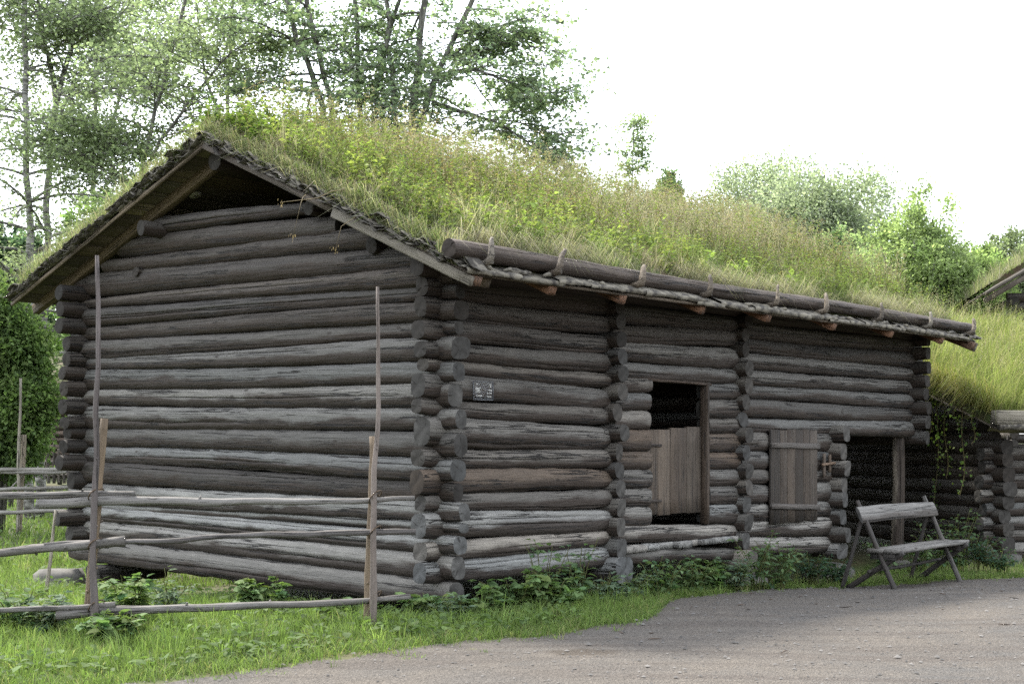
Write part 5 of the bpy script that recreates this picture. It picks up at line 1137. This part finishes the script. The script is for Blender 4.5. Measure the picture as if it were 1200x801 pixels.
def bush(name, label, c, r, ncl, per, leafL, cols, cat='bush', group=None, lumps=7, trunk=True, up=.4, sig=.055, ratio=.6):
    lumps = int(lumps * 2)
    """rounded but ragged crown made of leaf clumps through an uneven volume"""
    c = np.array(c, float); r = np.array(r, float); base = np.array([c[0], c[1], float(H(c[0], c[1])) - .1]); o = empty(name, tuple(base)); tag(o, label, cat, group)
    lc = unit(R.normal(0, 1, (lumps, 3))) * R.uniform(.35, .72, (lumps, 1)); lc[:, 2] = lc[:, 2] * 1.0; lumps = len(lc); lr = R.uniform(.18, .38, lumps)
    w = lr ** 2; k = R.choice(lumps, ncl, p=w / w.sum()); d = unit(R.normal(0, 1, (ncl, 3))); rad = lr[k] * R.uniform(.45, 1.05, ncl) ** .5
    cl = lc[k] + d * rad[:, None]; core = R.random(ncl) < .2; cl[core] = unit(R.normal(0, 1, (core.sum(), 3))) * R.uniform(.1, .6, (core.sum(), 1))
    C = (c - base) + cl * r; C = C[C[:, 2] > .05]; m = len(C); n = m * per
    P = np.repeat(C, per, 0) + R.normal(0, 1, (n, 3)) * (sig * np.mean(r)); dd = np.repeat(d[:m], per, 0) + R.normal(0, .6, (n, 3)); l = leafL * R.uniform(.6, 1.35, n)
    mb = MB(); leaves(mb, P, dd + [0, 0, -.1], R.normal(0, .6, (n, 3)) + np.array([0, 0, up + .4]), l, l * R.uniform(.8, 1.2, n) * ratio, np.repeat(pick(m, cols, [1] * len(cols)) * np.exp(R.normal(0, .18, (m, 1))), per, 0) * np.exp(R.normal(0, .15, (n, 1))), .15); mb.build('crown', M_TREELEAF, o)
    if trunk:
        mt = MB(); 
        for i in range(lumps): e = (c - base) + lc[i] * r; tube(mt, [(0, 0, 0), e * [.25, .25, .55] + R.normal(0, .05, 3), e * [.7, .7, .85], e], np.array([.035, .025, .018, .008]) * max(1.0, np.mean(r)), 6)
        mt.build('trunk', M_TRUNK, o, smooth=True)
    return o
def at_c(x0, x1, y0, y1, Y, dep=None):
    a, b = wpt(x0, y1, Y), wpt(x1, y0, Y); c = (a + b) / 2; return c, np.array([(b[0] - a[0]) / 2, dep or (b[0] - a[0]) / 2, (b[2] - a[2]) / 2])
for nm, lb, bx, Y, ncl, per, lf, cols, lumps in (  # pale tones of the far crowns hold haze in the leaf colour
    ('round_tree', 'small rounded dark green tree beyond the roof, right of the lone birch', (742, 818, 188, 330, ), 60, 420, 40, .15, [(.10, .145, .075), (.12, .165, .085)], 7),
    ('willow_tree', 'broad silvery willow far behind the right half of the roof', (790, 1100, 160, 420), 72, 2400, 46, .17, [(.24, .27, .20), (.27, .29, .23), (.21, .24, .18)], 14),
    ('spruce_bush', 'small dark green bushy tree in front of the silvery willow', (938, 992, 236, 400), 46, 260, 40, .11, [(.10, .15, .07), (.115, .17, .075)], 6),
    ('ash_tree', 'light green feathery tree behind the right end of the roof', (985, 1165, 222, 480), 40, 1000, 46, .115, [(.22, .27, .13), (.25, .30, .145), (.20, .25, .12)], 14),
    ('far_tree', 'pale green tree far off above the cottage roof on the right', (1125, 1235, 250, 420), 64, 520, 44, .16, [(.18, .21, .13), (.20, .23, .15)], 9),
    ('birch_thicket', 'pale green thicket filling the view between the willow and the light green tree', (935, 1090, 250, 420), 52, 520, 44, .13, [(.19, .24, .12), (.22, .27, .14)], 9),
    ('alder_bush', 'low pale green bush just above the turf at the right, before the far tree', (1085, 1215, 270, 430), 44, 520, 44, .115, [(.17, .225, .09), (.20, .25, .11)], 9),
    ('hazel_bush', 'large fresh green hazel bush at the left edge beside the barn', (-70, 72, 320, 585), 27, 1300, 40, .105, [(.12, .175, .065), (.14, .20, .07), (.16, .215, .08), (.10, .15, .06)], 13),
    ('hazel_bush', 'leafy bush rising behind the far log house beside the barn eave', (10, 130, 345, 500), 58, 420, 30, .12, [(.06, .11, .025), (.08, .135, .03)], 9),
    ('fir_bush', 'blue-green fir thicket above the hazel below the birch trunks', (-50, 75, 225, 420), 37, 620, 34, .15, [(.085, .135, .085), (.10, .15, .095)], 10),
    ('rowan_bush', 'loose light green rowan showing above the left roof slope', (55, 190, 205, 420), 38, 420, 28, .15, [(.12, .175, .07), (.145, .20, .08)], 10),
):
    c, r = at_c(*bx, Y); bush(nm, lb, c, r, ncl, per, lf, cols, 'tree' if 'tree' in nm else 'bush', None, lumps, sig=.085 if nm == 'hazel_bush' else .055)
# far wood closing the view on the left
mb = MB(); n = 26000; x = R.uniform(-46, 6, n); y = R.uniform(66, 74, n); top = 7.5 + 2.2 * np.sin(x * .5) + 1.2 * np.sin(x * 1.3 + 1); z = H(x, y) + top * R.random(n) ** .8
leaves(mb, np.stack([x, y, z], 1), R.normal(0, 1, (n, 3)), R.normal(0, .6, (n, 3)) + [0, 0, .6], R.uniform(.4, .8, n), R.uniform(.3, .5, n), pick(n, [(.06, .10, .035), (.08, .125, .04)], [1, 1]) * np.exp(R.normal(0, .3, (n, 1))))
tag(mb.build('far_wood', M_TREELEAF), 'distant green wood behind the lawn on the left', kind='stuff')

# paler trees standing further back, seen between the near trunks
BKC = [(.20, .235, .17), (.225, .255, .185), (.18, .215, .155)]  # haze put into these leaf tones
grow_tree('alder_tree', 'pale hazy alder standing further back between the birches and the slim aspen', [([foot_of(112, 44)] + S_(44, (112, 300), (108, 180), (115, 80), (112, -30), (118, -160)), .16, .05), (S_(44, (110, 200), (140, 120), (150, 40), (165, -60)), .09, .03)], 34, 4.2, .12, 22, BKC, M_TRUNK, None, .3, .35, .3, .6, .24, twigs=6)
grow_tree('alder_tree', 'pale hazy alder further back, seen between the slim aspen and the maples', [([foot_of(268, 42)] + S_(42, (268, 220), (266, 120), (272, 40), (270, -80)), .15, .05), (S_(42, (268, 160), (240, 90), (232, 20), (225, -60)), .08, .03)], 32, 3.6, .12, 20, BKC, M_TRUNK, None, .35, .35, .3, .6, .24, twigs=6)
